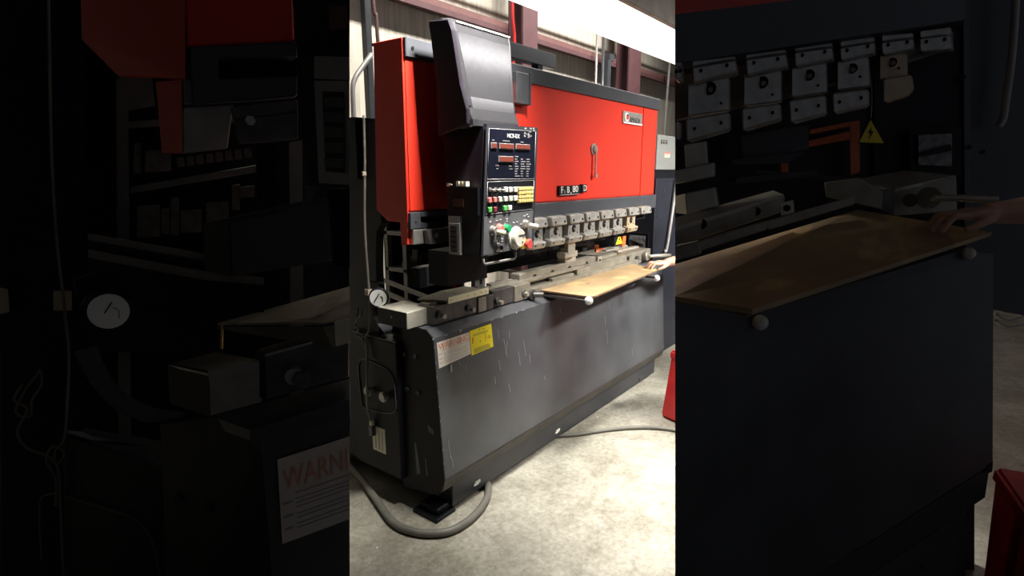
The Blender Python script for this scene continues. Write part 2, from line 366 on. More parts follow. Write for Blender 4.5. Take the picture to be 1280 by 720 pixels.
# badge, latch handle and model plate on the cover
bg = bx('badge', 'steel', P, 1.866, 2.17, .088, .10, 1.985, 2.067, bev=.003)
M().cyl((1.915, .088, 2.028), (0, -1, 0), .030, .004, seg=24).done('badge_mark', 'white', bg)
M().cyl((1.920, .0845, 2.028), (0, -1, 0), .018, .003, seg=24).done('badge_mark', 'redink', bg)
M().box(1.911, 1.925, .080, .084, 2.034, 2.047).done('badge_mark', 'black', bg)
text('badge_letters', 'AMADA', 'trimdark', bg, (1.96, .087, 1.997), X, Z, .052, .001, xs=.93)
bx('badge_edge', 'white', bg, 1.868, 2.168, .085, .089, 1.985, 1.994)
lt = M().cyl((1.475, .1, 1.797), (0, -1, 0), .036, .012, bev=.004).cyl((1.475, .088, 1.797), (0, -1, 0), .022, .012).box(1.468, 1.482, .072, .080, 1.64, 1.80, .002).cyl((1.475, .08, 1.63), (0, -1, 0), .015, .012).done('latch_handle', 'steel', P)
mp = M().box(1.055, 1.30, .082, .10, 1.518, 1.572).box(1.315, 1.375, .082, .10, 1.527, 1.577).done('model_plate', 'black', P)
text('model_letters', 'F', 'white', mp, (1.068, .081, 1.528), X, Z, .058, .002)
text('model_letters', 'n', 'greyplate', mp, (1.104, .081, 1.528), X, Z, .04, .001)
text('model_letters', 'B', 'white', mp, (1.135, .081, 1.529), X, Z, .055, .002)
text('model_letters', ',', 'white', mp, (1.178, .081, 1.525), X, Z, .05, .002)
text('model_letters', '80', 'white', mp, (1.200, .081, 1.531), X, Z, .055, .002, xs=1.25)
text('model_letters', 'D', 'white', mp, (1.332, .081, 1.535), X, Z, .055, .002)
bx('plate_lip', 'greyplate', mp, 1.06, 1.28, .078, .082, 1.516, 1.521)

# control hood and cabinet
def ring(z, xl, xr, yb, yf):
    c = .03
    return [(xl, yb, z), (xr, yb, z), (xr, yf+c, z), (xr-c*.3, yf+c*.3, z), (xr-c, yf, z), (xl+c, yf, z), (xl+c*.3, yf+c*.3, z), (xl, yf+c, z)]
hz = []
for z, xl, xr, yb, yf in ((1.825, -.048, .27, -.025, -.19), (1.835, -.052, .272, -.025, -.215), (1.86, -.055, .275, -.025, -.212), (1.905, -.058, .278, -.028, -.192), (1.95, -.06, .282, -.028, -.180), (2.08, -.068, .298, -.025, -.155), (2.20, -.08, .318, -.012, -.132), (2.235, -.083, .322, -.008, -.122), (2.252, -.078, .318, -.012, -.105)):
    hz.append(ring(z, xl, xr, yb, yf))
hd = M().loft(hz).done('control_hood', 'hood', P)
M().prism([(-.062, -.02, 1.80), (-.064, -.190, 1.84), (-.068, -.192, 1.90), (-.074, -.165, 2.0), (-.085, -.137, 2.2), (-.0885, -.12, 2.24), (-.0885, -.01, 2.25), (-.076, -.032, 2.0)], (.022, 0, 0), .004).done('hood_side', 'cabinetblack', hd)
bx('hood_seam', 'black', hd, -.05, .279, -.1875, -.17, 1.912, 1.9155)
bx('hood_edge', 'white', hd, -.05, .30, -.128, -.118, 2.236, 2.241)
bx('hood_neck', 'cabinetblack', P, .13, .27, -.03, .12, 1.55, 2.22)
sb = M().box(.60, .715, .06, .10, 2.0, 2.155, .003).done('side_box', 'guard', P)
bx('box_rim', 'trim', sb, .708, .718, .052, .1, 1.998, 2.157)
yf = -.235
CB = M().hexa([(-.043, yf, 1.305), (.335, yf, 1.305), (.335, .02, 1.305), (-.03, -.035, 1.29), (.001, yf, 1.845), (.366, yf, 1.852), (.366, .02, 1.85), (-.03, -.015, 1.85)], .012, 2).done('control_cabinet', 'cabinetblack', P)
FY = yf-.001
def sx(z): return (1.84-z)*-.075
def bf(name, m, x0, x1, z0, z1, d=.004, par=CB, bev=0, y=FY): return M().box(x0, x1, y-d, y+.002, z0, z1, bev).done(name, m, par)
M().prism([(.0, FY-.003, 1.842), (.364, FY-.003, 1.849), (.335, FY-.003, 1.309), (-.041, FY-.003, 1.305)], (0, .006, 0)).done('face_plate', 'trimdark', CB)
fy = FY-.003
M().prism([(.011, fy-.003, 1.826), (.342, fy-.003, 1.832), (.333, fy-.003, 1.622), (-.002, fy-.003, 1.622)], (0, .005, 0)).done('display_panel', 'navy', CB)
m = M()
for a, b in (((.011, 1.826), (.342, 1.832)), ((.342, 1.832), (.333, 1.622)), ((.333, 1.622), (-.002, 1.622)), ((-.002, 1.622), (.011, 1.826)),
             ((-.002, 1.612), (.331, 1.614)), ((.331, 1.614), (.320, 1.484)), ((.320, 1.484), (-.01, 1.478)), ((-.01, 1.478), (-.002, 1.612))):
    m.tube([(a[0], fy-.003, a[1]), (b[0], fy-.003, b[1])], .0012, 6, False)
m.done('panel_outline', 'ledframe', CB)
M().prism([(-.002, fy-.003, 1.611), (.330, fy-.003, 1.613), (.319, fy-.003, 1.485), (-.009, fy-.003, 1.479)], (0, .005, 0)).done('key_panel', 'black', CB)
M().prism([(-.026, fy-.003, 1.469), (.326, fy-.003, 1.479), (.314, fy-.003, 1.313), (-.034, fy-.003, 1.308)], (0, .005, 0)).done('switch_panel', 'panelgrey', CB)
for (a, b, c, d) in ((.018, 1.747, .057, 1.771), (.073, 1.747, .173, 1.771), (.187, 1.749, .292, 1.772), (.068, 1.693, .170, 1.718)):
    f = M().box(a, c, fy-.008, fy-.003, b, d, .001).done('readout', 'ledframe', CB)
    M().box(a+.003, c-.003, fy-.010, fy-.0075, b+.003, d-.003).done('readout_window', 'ledred', f)
tx = lambda s, x, z, sz, mt='white', xs=1.0: text('lettering', s, mt, CB, (x, fy-.0045, z), X, Z, sz, .0006, xs=xs)
text('control_name', 'NC9-EX', 'white', CB, (.128, fy-.0045, 1.796), X, Z, .024, .0005, xs=1.05)
m = M()
for (x, z, w) in ((.03, 1.779, .016), (.10, 1.779, .05), (.225, 1.779, .025), (.05, 1.677, .03), (.055, 1.664, .02), (.14, 1.675, .03), (.145, 1.663, .03)):
    for k in range(int(w/.008)): m.box(x+k*.008, x+k*.008+.005, fy-.0045, fy-.003, z, z+.004)
for r in range(9):
    for c in range(3):
        x = .185+c*.043; z = 1.716-r*.0105
        if c > 0 and r == 0: continue
        for k in range(random.randint(2, 4)): m.box(x+k*.009, x+k*.009+.006, fy-.0045, fy-.003, z, z+.0045)
m.done('legend_marks', 'greyplate', CB)
m = M()
for i in range(16):
    x = .25+random.uniform(0, .08); z = 1.80+random.uniform(0, .04); w = random.uniform(.006, .02)
    m.prism([(x, fy-.0045, z), (x+w, fy-.0045, z+.002), (x+w*.8, fy-.0045, z+.008), (x+.003, fy-.0045, z+.007)], (0, .001, 0))
m.done('peeled_label', 'greyplate', CB)
def key(x, z, mt, w=.021, h=.022):
    return M().box(x-w/2, x+w/2, fy-.013, fy, z-h/2, z+h/2, .003).done('push_button', mt, CB)
for x, z in ((.116, 1.578), (.15, 1.577), (.185, 1.576)): key(x, z, 'keywhite')
for x, z, mt in ((.007, 1.537, 'keypink'), (.042, 1.538, 'keypink'), (.077, 1.538, 'keywhite'), (.113, 1.538, 'keywhite'), (.15, 1.539, 'keywhite'), (.185, 1.539, 'keywhite'), (.007, 1.497, 'keygreen'), (.041, 1.497, 'keydark'), (.11, 1.499, 'keygreen'), (.144, 1.499, 'keywhite')): key(x, z, mt)
for x, z in ((.013, 1.58), (.048, 1.579), (.08, 1.578)):
    M().cyl((x, fy, z), (0, -1, 0), .009, .008, seg=12).tube([(x, fy-.006, z), (x+.006, fy-.026, z-.004)], [.004, .006], 8, False).done('toggle_switch', 'steel', CB)
kp = M().box(.203, .318, fy-.006, fy, 1.516, 1.588, .002).done('keypad', 'brass', CB)
for r in range(4):
    for c in range(6):
        x = .206+c*.0188; z = 1.5185+r*.0178
        M().box(x, x+.0155, fy-.013, fy-.005, z, z+.014, .002).done('key', 'keyyellow', CB)
# switches on the lower panel
def rot(x, z, mt, r=.018, l=.016): return M().cyl((x, fy, z), (0, -1, 0), r+.003, .008, bev=.002).cyl((x, fy-.008, z), (0, -1, 0), r, l, r*.9, bev=.002)
rot(.027, 1.409, 0).done('selector_switch', 'steel', CB)
M().tube([(.035, fy-.02, 1.404), (.062, fy-.045, 1.395)], [.010, .014], 10, False).done('selector_lever', 'cream', CB)
rot(.071, 1.414, 0).done('indicator_lamp', 'keypink', CB)
rot(.121, 1.410, 0, .017).done('push_button', 'lampgreen', CB)
M().cyl((.121, fy, 1.410), (0, -1, 0), .024, .006).done('button_ring', 'steel', CB)
rot(.064, 1.333, 0, .017).done('key_switch', 'steel', CB)
M().cyl((.064, fy-.022, 1.333), (0, -1, 0), .010, .004).box(.062, .066, fy-.0275, fy-.024, 1.327, 1.339).done('key_slot', 'black', CB)
hw = M().cyl((.19, fy, 1.362), (0, -1, 0), .052, .010, bev=.003).cyl((.19, fy-.01, 1.362), (0, -1, 0), .044, .022, .040, seg=28, bev=.004).done('hand_wheel', 'keywhite', CB)
M().box(.175, .222, fy-.0345, fy-.032, 1.376, 1.379).box(.205, .222, fy-.0345, fy-.032, 1.370, 1.378).cyl((.205, fy-.031, 1.345), (0, -1, 0), .004, .003).done('wheel_mark', 'ink', CB)
rot(.262, 1.420, 0, .018).done('selector_switch', 'steel', CB)
M().tube([(.272, fy-.02, 1.415), (.302, fy-.045, 1.405)], [.010, .014], 10, False).done('selector_lever', 'keywhite', CB)
M().cyl((.245, fy, 1.333), (0, -1, 0), .028, .014, .024, bev=.002).done('stop_collar', 'yellow', CB)
M().cyl((.248, fy-.014, 1.332), (0, -1, 0), .010, .014).cyl((.250, fy-.028, 1.331), (0, -1, 0), .024, .014, bev=.004).done('stop_button', 'mushroom', CB)
m = M()
for (x, z) in ((.005, 1.445), (.05, 1.447), (.075, 1.45), (.12, 1.45), (.12, 1.44), (.17, 1.43), (.195, 1.432), (.225, 1.42), (.25, 1.455), (.27, 1.46), (.28, 1.45), (.03, 1.36), (.06, 1.372), (.085, 1.365), (.085, 1.355), (.25, 1.38)):
    m.box(x, x+.012, fy-.005, fy-.003, z, z+.003)
m.box(.056, .072, fy-.005, fy-.003, 1.352, 1.354).box(.056, .072, fy-.005, fy-.003, 1.364, 1.366).box(.055, .057, fy-.005, fy-.003, 1.352, 1.366).box(.071, .073, fy-.005, fy-.003, 1.352, 1.366)
m.done('panel_marks', 'white', CB)
M().tube([(-.025, yf+.005, 1.31), (-.025, yf, 1.275), (-.015, yf, 1.268), (.19, yf, 1.268), (.20, yf, 1.275), (.205, yf+.005, 1.31)], .006, 10, False).done('cabinet_handle', 'greyplate', CB)
# things on the cabinet's dark left side
def lx(z, y): return -.036-(1.85-z)*.008
def sd(name, m, y0, y1, z0, z1, d=.004, par=CB, bev=0):
    x = -.041; return M().box(x-d, x+.012, y0, y1, z0, z1, bev).done(name, m, par)
for y in (-.118, -.138, -.158): sd('push_button', 'cream', y-.008, y+.008, 1.593, 1.613, .010)
M().tube([(-.04, -.06, 1.597), (-.06, -.072, 1.593), (-.065, -.10, 1.60)], .004).cyl((-.04, -.062, 1.598), (-1, 0, 0), .008, .012).done('toggle_switch', 'steel', CB)
sd('side_recess', 'black', -.222, -.05, 1.474, 1.588, .002); sd('side_readout', 'brown', -.145, -.085, 1.508, 1.541, .004)
sd('label_plate', 'greyplate', -.118, -.055, 1.438, 1.466, .003)
vf = sd('vent_frame', 'greyplate', -.121, -.054, 1.30, 1.436, .005, bev=.002)
sd('vent_opening', 'black', -.104, -.068, 1.312, 1.424, .007)
for i in range(5): sd('vent_slat', 'trimdark', -.102, -.07, 1.316+i*.022, 1.330+i*.022, .009)
bx('hanger_arm', 'black', P, .0, .28, .0, .12, 1.14, 1.30)
bx('foot_block', 'darksteel', P, .02, .16, .02, .08, 1.165, 1.205, bev=.003)
bx('foot_block', 'lightsteel', P, .09, .13, .005, .03, 1.172, 1.2, bev=.003)

# punch holders along the ram
xs = [(.737, .872), (.922, 1.078), (1.123, 1.285), (1.315, 1.481), (1.513, 1.682), (1.717, 1.876), (1.927, 2.085), (2.127, 2.298)]
for i, (a, b) in enumerate(xs):
    h = M().box(a+.012, b-.012, .064, .17, 1.235 if i < 7 else 1.345, 1.40, .003).done('punch_holder', 'holder' if i < 6 else 'tan', P)
    M().hexa([(a, .035, 1.345), (b, .035, 1.345), (b, .09, 1.340), (a, .09, 1.340), (a, .042, 1.397), (b, .042, 1.397), (b, .09, 1.40), (a, .09, 1.40)], .006).done('upper_clamp', 'holder', h)
    m = M()
    for x in (a+.028, b-.028): m.cyl((x, .037, 1.365), (0, -1, 0), .007, .003, seg=10)
    m.done('clamp_screw', 'black', h)
    if i < 7:
        lw = a if i else a
        M().hexa([(a-.012, .048, 1.225), (b-.012, .048, 1.225), (b-.012, .09, 1.222), (a-.012, .09, 1.222), (a-.012, .036, 1.262), (b-.012, .036, 1.262), (b-.012, .09, 1.272), (a-.012, .09, 1.272)], .006).done('lower_clamp', 'holder' if i < 6 else 'tan', h)
        M().cyl(((a+b)/2-.006, .064, 1.309), (0, -1, 0), .023, .003).done('bolt_socket', 'black', h)
        M().cyl(((a+b)/2-.003, .062, 1.307), (0, -1, 0), .010, .008, seg=6).done('bolt', 'steel', h)
        for x in (a+.03, b-.045): M().cyl((x, .064, 1.283), (0, -1, 0), .005, .002, seg=8).done('holder_screw', 'black', h)
        for x in (a+.016, b-.045): M().cyl((x, .042, 1.247), (0, -1, 0), .006, .003, seg=8).done('holder_screw', 'black', h)
bx('dark_gap_rail', 'black', P, .70, 2.32, .10, .17, 1.30, 1.40)  # black stands in for the shade in the gaps between holders
bx('dark_gap_rail', 'black', P, .70, 2.06, .11, .16, 1.19, 1.31)
pu = M().box(1.165, 1.25, .08, .14, 1.15, 1.245, .003).box(1.14, 1.29, .085, .15, 1.125, 1.16, .003).done('punch', 'lightsteel', P)

# die holder, clamps, die rail
bx('die_block', 'lightsteel', P, -.165, .0, .10, .30, .955, 1.035, bev=.004)
bx('block_end', 'black', P, -.1665, -.163, .102, .298, .957, 1.033)
M().cyl((-.166, .2, 1.0), (-1, 0, 0), .004, .003).done('block_pin', 'steel', P)
bx('die_holder', 'darksteel', P, -.04, .27, .06, .16, .955, 1.042, bev=.003)
bx('die_holder', 'rail', P, .27, .335, .05, .16, .955, 1.03, bev=.003)
bx('die_holder', 'darksteel', P, .335, .39, .05, .16, .955, 1.03, bev=.003)
bx('die_holder', 'darksteel', P, .39, .57, .06, .16, .955, 1.045, bev=.003)
bx('die_holder', 'rail', P, .575, .72, .05, .16, .955, 1.045, bev=.003)
bx('die_holder', 'rail', P, .72, 2.15, .06, .22, .955, 1.0, bev=.003)
M().box(-.03, 2.1, .10, .16, 1.030, 1.050, .002).done('die_holder', 'rail', P)
for x, z in ((-.005, 1.003), (.2, .995), (.425, .99), (.655, .995)):
    hb = M().cyl((x, .058, z), (0, -1, 0), .019, .014, bev=.002).done('holder_bolt', 'darksteel', P)
    M().cyl((x+.01, .044, z-.008), (0, -1, 0), .013, .018, seg=6).done('bolt_head', 'lightsteel' if x > .3 else 'steel', hb)
M().cyl((.72, .05, .975), (0, -1, 0), .030, .02).cyl((.72, .03, .975), (.6, -.8, 0), .016, .055).done('support_pivot', 'darksteel', P)
bx('thin_die', 'rail', P, .47, .66, .13, .155, 1.045, 1.062)
dr = bx('die_rail', 'rail', P, .714, 1.594, .12, .19, 1.015, 1.082, bev=.004)
bx('rail_groove', 'lightsteel', dr, .72, 1.59, .126, .184, 1.081, 1.0835)
for x in (.86, 1.05, 1.25, 1.47):
    k = M().cyl((x, .122, 1.043), (0, -1, 0), .020, .004).done('rail_hole', 'black', dr); M().cyl((x+.006, .12, 1.037), (0, -1, 0), .010, .004, seg=6).done('hole_bolt', 'darksteel', dr)
bx('die_clamp', 'rail', P, 1.0, 1.25, .085, .12, .99, 1.02, bev=.003); bx('die_clamp', 'rail', P, 1.29, 2.0, .085, .12, .99, 1.035, bev=.003)
bx('rail_bracket', 'lightsteel', P, 1.605, 1.66, .11, .13, 1.02, 1.08, bev=.002)
M().cyl((1.632, .11, 1.05), (0, -1, 0), .012, .003).done('bracket_hole', 'black', P)
# vise blocks at the far right of the bed
vb = M().box(2.08, 2.46, .10, .42, .955, 1.05, .004).done('vise_block', 'rail', P)
M().box(2.085, 2.455, .20, .24, 1.045, 1.062, .002).box(2.085, 2.455, .30, .34, 1.045, 1.062, .002).done('vise_ridge', 'lightsteel', vb)
M().cyl((2.32, .10, 1.005), (0, -1, 0), .036, .04, bev=.004).done('vise_knob', 'rail', vb); M().cyl((2.19, .10, 1.0), (0, -1, 0), .022, .02).done('vise_bolt', 'darksteel', vb)
M().tube([(2.33, .05, 1.005), (2.62, .0, .985)], .014, 10, False).done('clamp_rod', 'lightsteel', vb)
bx('vise_jaw', 'rail', P, 1.72, 1.95, .14, .36, .955, 1.07, bev=.004); bx('vise_jaw', 'darksteel', P, 1.95, 2.08, .12, .40, .955, 1.035, bev=.004)
# backgauge
sbm = bx('stop_beam', 'trim', P, .32, 2.2, .47, .53, 1.03, 1.14, bev=.003)
bx('beam_end', 'black', sbm, .27, .325, .47, .53, 1.03, 1.14)
bx('beam_top', 'trim', sbm, .30, 2.2, .475, .525, 1.139, 1.143)
for (a, y0, y1, z) in ((1.02, .2, .5, 1.16), (1.55, .2, .52, 1.12)):
    M().box(a, a+.06, y0, y1, z, z+.03, .003).box(a-.03, a+.09, y1-.06, y1, z-.06, z+.1, .003).done('stop_arm', 'darkarm', P)
bx('stop_plate', 'trimdark', P, 1.35, 1.75, .40, .42, 1.14, 1.25, bev=.003)
for (p, q, r) in (((.78, 1.60, .935), (.42, .42, .925), 0), ((.72, 1.55, .88), (.34, .42, .88), 0), ((1.5, 1.2, .93), (1.5, .42, .93), 0)):
    d = (Vector(q)-Vector(p)).normalized(); n = Vector((-d.y, d.x, 0))*.02
    M().prism([Vector(p)-n, Vector(q)-n, Vector(q)+n, Vector(p)+n], (0, 0, -.015)).done('guide_rail', 'railgrey', P)
for x in (.35, .45, .52, .62, .70): M().box(x, x+.012, .28, .29, .96, 1.02).box(x, x+.06, .28, .29, 1.015, 1.025).done('stop_finger', 'darksteel', P)
bx('stop_finger', 'railgrey', P, .60, .64, .36, .39, .96, 1.14); bx('stop_finger', 'railgrey', P, .665, .69, .36, .39, .96, 1.14)
M().tube([(.80, .7, 1.1), (.80, .7, .9)], .012).done('hydraulic_line', 'redline', P)
# gauge and curved guard on the left frame
bx('gauge_bracket', 'black', P, -.115, -.085, .33, .42, 1.05, 1.135, bev=.006)
ga = M().cyl((-.135, .318, 1.073), (-.80, -.60, 0), .048, .02, bev=.004).done('pressure_gauge', 'black', P)
gc = Vector((-.135, .318, 1.073)); gd = Vector((-.80, -.60, 0)); gs = Vector((.60, -.80, 0))
M().cyl(gc+gd*.018, gd, .040, .004, seg=28).done('gauge_dial', 'dialwhite', ga)
def gp(u, w): return gc+gd*.0235+gs*u+Vector((0, 0, w))
M().tube([gp(-.022, -.022), gp(.006, .022)], .0022, 6, False).tube([gp(.012, .010), gp(.022, .0), gp(.020, -.018)], .0014, 6, False).done('gauge_needle', 'black', ga)
m = M(); prof = [(.395, 1.0), (.375, .965), (.345, .93), (.31, .905), (.27, .892), (.235, .892)]
for (a, b), (c, d) in zip(prof, prof[1:]): m.prism([(-.13, a, b), (-.05, a, b), (-.05, c, d), (-.13, c, d)], (0, .002, .004))
m.done('curved_guard', 'guard', P)
# stickers on the front panel
def py(z): return .004-(.916-z)*.0719-.002
def panel_quad(x0, x1, z0, z1, off=0): return [(x0, py(z0)-off, z0), (x1, py(z0)-off, z0), (x1, py(z1)-off, z1), (x0, py(z1)-off, z1)]
st = M().prism([(-.079, py(.772)-.0005, .772), (.143, py(.786)-.0005, .786), (.140, py(.893)-.0005, .893), (-.08, py(.893)-.0005, .893)], (0, .001, 0)).done('warning_sticker', 'signwhite', P)
up = Vector((0, .0719, 1)).normalized()
text('warning_word', 'WARNING', 'faded', st, (-.072, py(.855)-.0022, .855), X, up, .046, .0003, xs=.93)
m = M()
for r, z in enumerate((.848, .836, .829, .822, .812, .805, .796, .789)):
    m.prism(panel_quad(-.04+(.0 if r else -.01), .132-random.uniform(0, .02), z, z+.0022, .001), (0, .0006, 0))
for z in (.833, .812, .792): m.prism(panel_quad(-.072, -.048, z, z+.004, .001), (0, .0006, 0))
m.done('text_lines', 'greyink', st)
st = M().prism([(.147, py(.775)-.0005, .775), (.314, py(.779)-.0005, .779), (.309, py(.899)-.0005, .899), (.144, py(.898)-.0005, .898)], (0, .001, 0)).done('caution_sticker', 'signyellow', P)
m = M()
for z in (.872, .866, .80, .794, .788, .782): m.prism(panel_quad(.165, .295-random.uniform(0, .02), z, z+.0022, .001), (0, .0006, 0))
m.prism(panel_quad(.21, .222, .886, .889, .001), (0, .0006, 0)).prism(panel_quad(.235, .255, .886, .889, .001), (0, .0006, 0)).prism(panel_quad(.213, .220, .828, .834, .001), (0, .0006, 0))
for z in (.842, .836, .830): m.prism(panel_quad(.272, .298, z, z+.002, .001), (0, .0006, 0))
m.done('text_lines', 'ink', st)
M().prism(panel_quad(.255, .259, .823, .862, .001), (0, .0006, 0)).prism([(.158, py(.83)-.001, .83), (.163, py(.83)-.001, .83), (.168, py(.86)-.001, .86), (.160, py(.86)-.001, .86)], (0, .0006, 0)).done('sticker_pointer', 'redink', st)
m = M()
for (x, z, l, dx) in ((.05, .775, .03, .012), (.36, .86, .05, .0), (.40, .80, .10, .02), (.45, .83, .04, .0), (.43, .78, .06, -.02), (.52, .70, .08, .01), (.57, .75, .09, .015), (.62, .66, .05, .0), (.95, .86, .03, .004), (.35, .70, .06, .01), (.31, .62, .04, .0), (1.5, .70, .07, .0), (1.52, .60, .1, .0), (1.56, .78, .05, .01), (1.9, .38, .06, .0), (.42, .55, .05, .01), (.75, .5, .03, .01), (1.0, .33, .01, .06), (1.05, .31, .01, .05), (-.06, .42, .1, .008), (-.05, .34, .07, .012), (.1, .74, .03, -.004)):
    w = .003
    m.prism([(x, py(z)-.0004, z), (x+w, py(z)-.0004, z), (x+w+dx, py(z-l)-.0004, z-l), (x+dx, py(z-l)-.0004, z-l)], (0, .0004, 0))
m.done('scratches', 'greyplate', P)
# sheet supports
for x, z in ((.854, .955), (1.777, .945)):
    M().sphere((x, -.25, z), .024 if x < 1 else .022).done('ball_support', 'ballwhite', P)
    M().box(x-.02, x+.02, -.245, .06, .945, .958).done('support_arm', 'darksteel', P)

# ------------------------------------------------------------------ loose things at the red press
bd = M().prism([(.838, .13, .97), (.86, -.25, .97), (.90, -.262, .97), (1.93, -.185, .97), (2.08, .10, .97)], (0, 0, .008)).done('plywood_board', 'board'); tag(bd, 'tan cardboard coloured sheet on the front supports of the red press, under the bright hand', 'sheet')
M().prism([(.855, -.254, .966), (.905, -.266, .966), (1.935, -.189, .966), (1.93, -.18, .966), (.9, -.256, .966), (.858, -.246, .966)], (0, 0, .0085)).done('board_edge', 'boardedge', bd)
M().prism([(.8345, .13, .969), (.856, -.254, .969), (.860, -.254, .969), (.8385, .13, .969)], (0, 0, .0085)).done('board_edge', 'boardedge', bd)
M().prism([(1.15, -.062, .978), (1.19, -.055, .978), (1.193, -.062, .978), (1.15, -.07, .978)], (0, 0, .0004)).done('board_mark', 'ink', bd)
tag(bx('die_block', 'lightsteel', None, 1.207, 1.335, .125, .185, 1.0838, 1.135, bev=.003), 'small light steel block standing on the bright die rail of the red press', 'block')
sh = M().prism([(-.005, .20, 1.05), (.045, .06, 1.052), (.36, .06, 1.052), (.36, .22, 1.05), (.20, .24, 1.05)], (0, 0, .008)).done('steel_sheet', 'sheet'); tag(sh, 'pale dirty sheet lying on the die holder at the left end of the red press', 'sheet')
m = M()
for i in range(26): m.cyl((.07+i*.0105, .062, 1.0605), (0, 0, 1), .003, .002, seg=8)
m.done('perforation', 'black', sh)
tag(M().prism([(.052, .048, 1.043), (.348, .048, 1.043), (.348, .048, 1.075), (.052, .048, 1.072)], (0, .008, 0)).done('ruler', 'rulercream'), 'cream ruler bar along the front edge of the pale sheet on the red press', 'ruler')
m = M()
for x in (.07, .19, .24, .29, .325): m.cyl((x, .0475, 1.058), (0, -1, 0), .0045, .0008, seg=10)
k = m.done('ruler_hole', 'brass', bpy.data.objects['ruler'])
tri = thing('warning_triangle', (2.1, .24, 1.12), 'small yellow warning triangle hanging under the last punch holders of the red press', 'sign')
ty = .235
tp = [(2.13, ty, 1.235), (2.245, ty, 1.118), (2.115-.06, ty, 1.118)]
M().prism([(2.165, ty, 1.195), (2.232, ty, 1.10), (2.098, ty, 1.10)], (0, .004, 0)).done('border', 'black', tri)
M().prism([(2.165, ty-.001, 1.184), (2.222, ty-.001, 1.105), (2.108, ty-.001, 1.105)], (0, .003, 0)).done('face', 'yellow', tri)
M().prism([(2.168, ty-.002, 1.168), (2.153, ty-.002, 1.138), (2.164, ty-.002, 1.138), (2.158, ty-.002, 1.112), (2.181, ty-.002, 1.147), (2.169, ty-.002, 1.147)], (0, .001, 0)).done('bolt_symbol', 'black', tri)
M().tube([(2.165, ty+.002, 1.194), (2.16, .20, 1.28), (2.155, .19, 1.36)], .003).done('cord', 'conduit', tri)

# cables
tag(M().tube([(.362-.50, .362, 1.90), (-.14, .368, 1.705), (-.145, .385, 1.414), (-.145, .381, 1.168), (-.145, .376, 1.012), (-.145, .389, .911), (-.145, .424, .856), (-.15, .411, .785), (-.165, .408, .62), (-.17, .408, .513), (-.15, .41, .42)], .006).tube([(-.145, .47, 1.0), (-.145, .485, .935), (-.145, .50, .905), (-.145, .47, .895), (-.145, .495, .86), (-.145, .45, .845), (-.148, .42, .80), (-.148, .418, .75)], .005).tube([(-.145, .44, .99), (-.145, .46, .96), (-.145, .495, .94), (-.145, .49, .92), (-.145, .47, .95), (-.145, .44, .97)], .004).done('control_cable', 'cable'),
    'thin beige cable hanging knotted down the left side of the red press', 'cable')
M().box(-.155, -.135, .40, .42, .40, .43, .002).done('cable_clip', 'cream', bpy.data.objects['control_cable'])
M().box(-.158, -.132, .395, .425, .345, .40, .004).done('cable_plug', 'trim', bpy.data.objects['control_cable'])
M().box(-.155, -.13, .372, .402, 1.075, 1.105, .002).done('cable_clip', 'plate', bpy.data.objects['control_cable'])
M().box(-.155, -.135, .365, .38, 1.635, 1.655, .002).done('cable_clip', 'plate', bpy.data.objects['control_cable'])
tag(M().tube([(.02, .95, .02), (-.05, .75, .02), (-.10, .58, .021), (-.18, .36, .021), (-.247, .18, .021), (-.258, .07, .021), (-.225, -.03, .021), (-.155, -.105, .021), (-.06, -.128, .021), (.06, -.115, .021), (.17, -.075, .021), (.25, -.02, .022), (.33, .06, .022), (.5, .2, .02)], .0185, 12).done('floor_hose', 'hose'), 'thick grey hose looping on the floor around the left foot of the red press', 'hose')
tag(M().tube([(.9, .14, .014), (1.0, .02, .014), (1.1, -.07, .013), (1.27, -.19, .013), (1.40, -.31, .013), (1.48, -.42, .013), (1.52, -.52, .013), (1.53, -.60, .013), (1.54, -.8, .013)], .013, 12).done('floor_hose', 'hose'), 'dark hose running over the floor from the middle of the red press to the right', 'hose')

# ------------------------------------------------------------------ behind and right of the press
rk = thing('storage_rack', (1.3, 1.4, 0), 'grey steel tool rack seen through the left end of the red press', 'rack')
for x in (.93, 1.73): M().box(x, x+.04, 1.30, 1.34, 0, 1.42, .002).done('upright', 'rackgrey', rk); M().box(x, x+.04, 1.50, 1.54, 0, 1.42, .002).done('upright', 'rackgrey', rk)
for z in (.55, .93, 1.20, 1.36): M().box(.93, 1.77, 1.30, 1.54, z, z+.03, .002).done('shelf', 'rackgrey', rk)
M().prism([(.97, 1.31, 1.39), (1.02, 1.31, 1.39), (.97, 1.31, 1.30)], (0, .02, 0)).done('gusset', 'rackgrey', rk)
bx('dark_backing', 'black', rk, .93, 1.77, 1.53, 1.54, .5, 1.42)  # black sheet added so the view through the rack stays dark
n = 0
for z, hs in ((.96, (.05, .12, .09, .04, .07, .1, .06, .05)), (1.23, (.06, .05, .07, .06, .05, .06, .07, .05))):
    for i, h in enumerate(hs):
        x = 1.0+i*.09
        o = M().box(x, x+.055, 1.36, 1.44, z, z+h*.6, .004).box(x+.01, x+.03, 1.37, 1.43, z+h*.6-.002, z+h, .003).done('die_tool', 'toolgrey')
        tag(o, 'small grey die tool on the %s shelf of the rack seen behind the red press' % ('lower' if z < 1 else 'upper'), 'tool', 'die tools on the %s rack shelf' % ('lower' if z < 1 else 'upper'))
of = M().box(2.30, 2.355, .27, .30, 1.07, 1.30, .003).box(1.98, 2.31, .275, .295, 1.235, 1.285, .003).box(2.0, 2.31, .275, .295, 1.16, 1.205, .003).box(1.88, 1.92, .275, .295, 1.04, 1.12, .003).box(1.88, 2.0, .28, .29, 1.075, 1.09).done('rear_rack_frame', 'orange', P)  # orange pieces of the rack behind, parented to the press
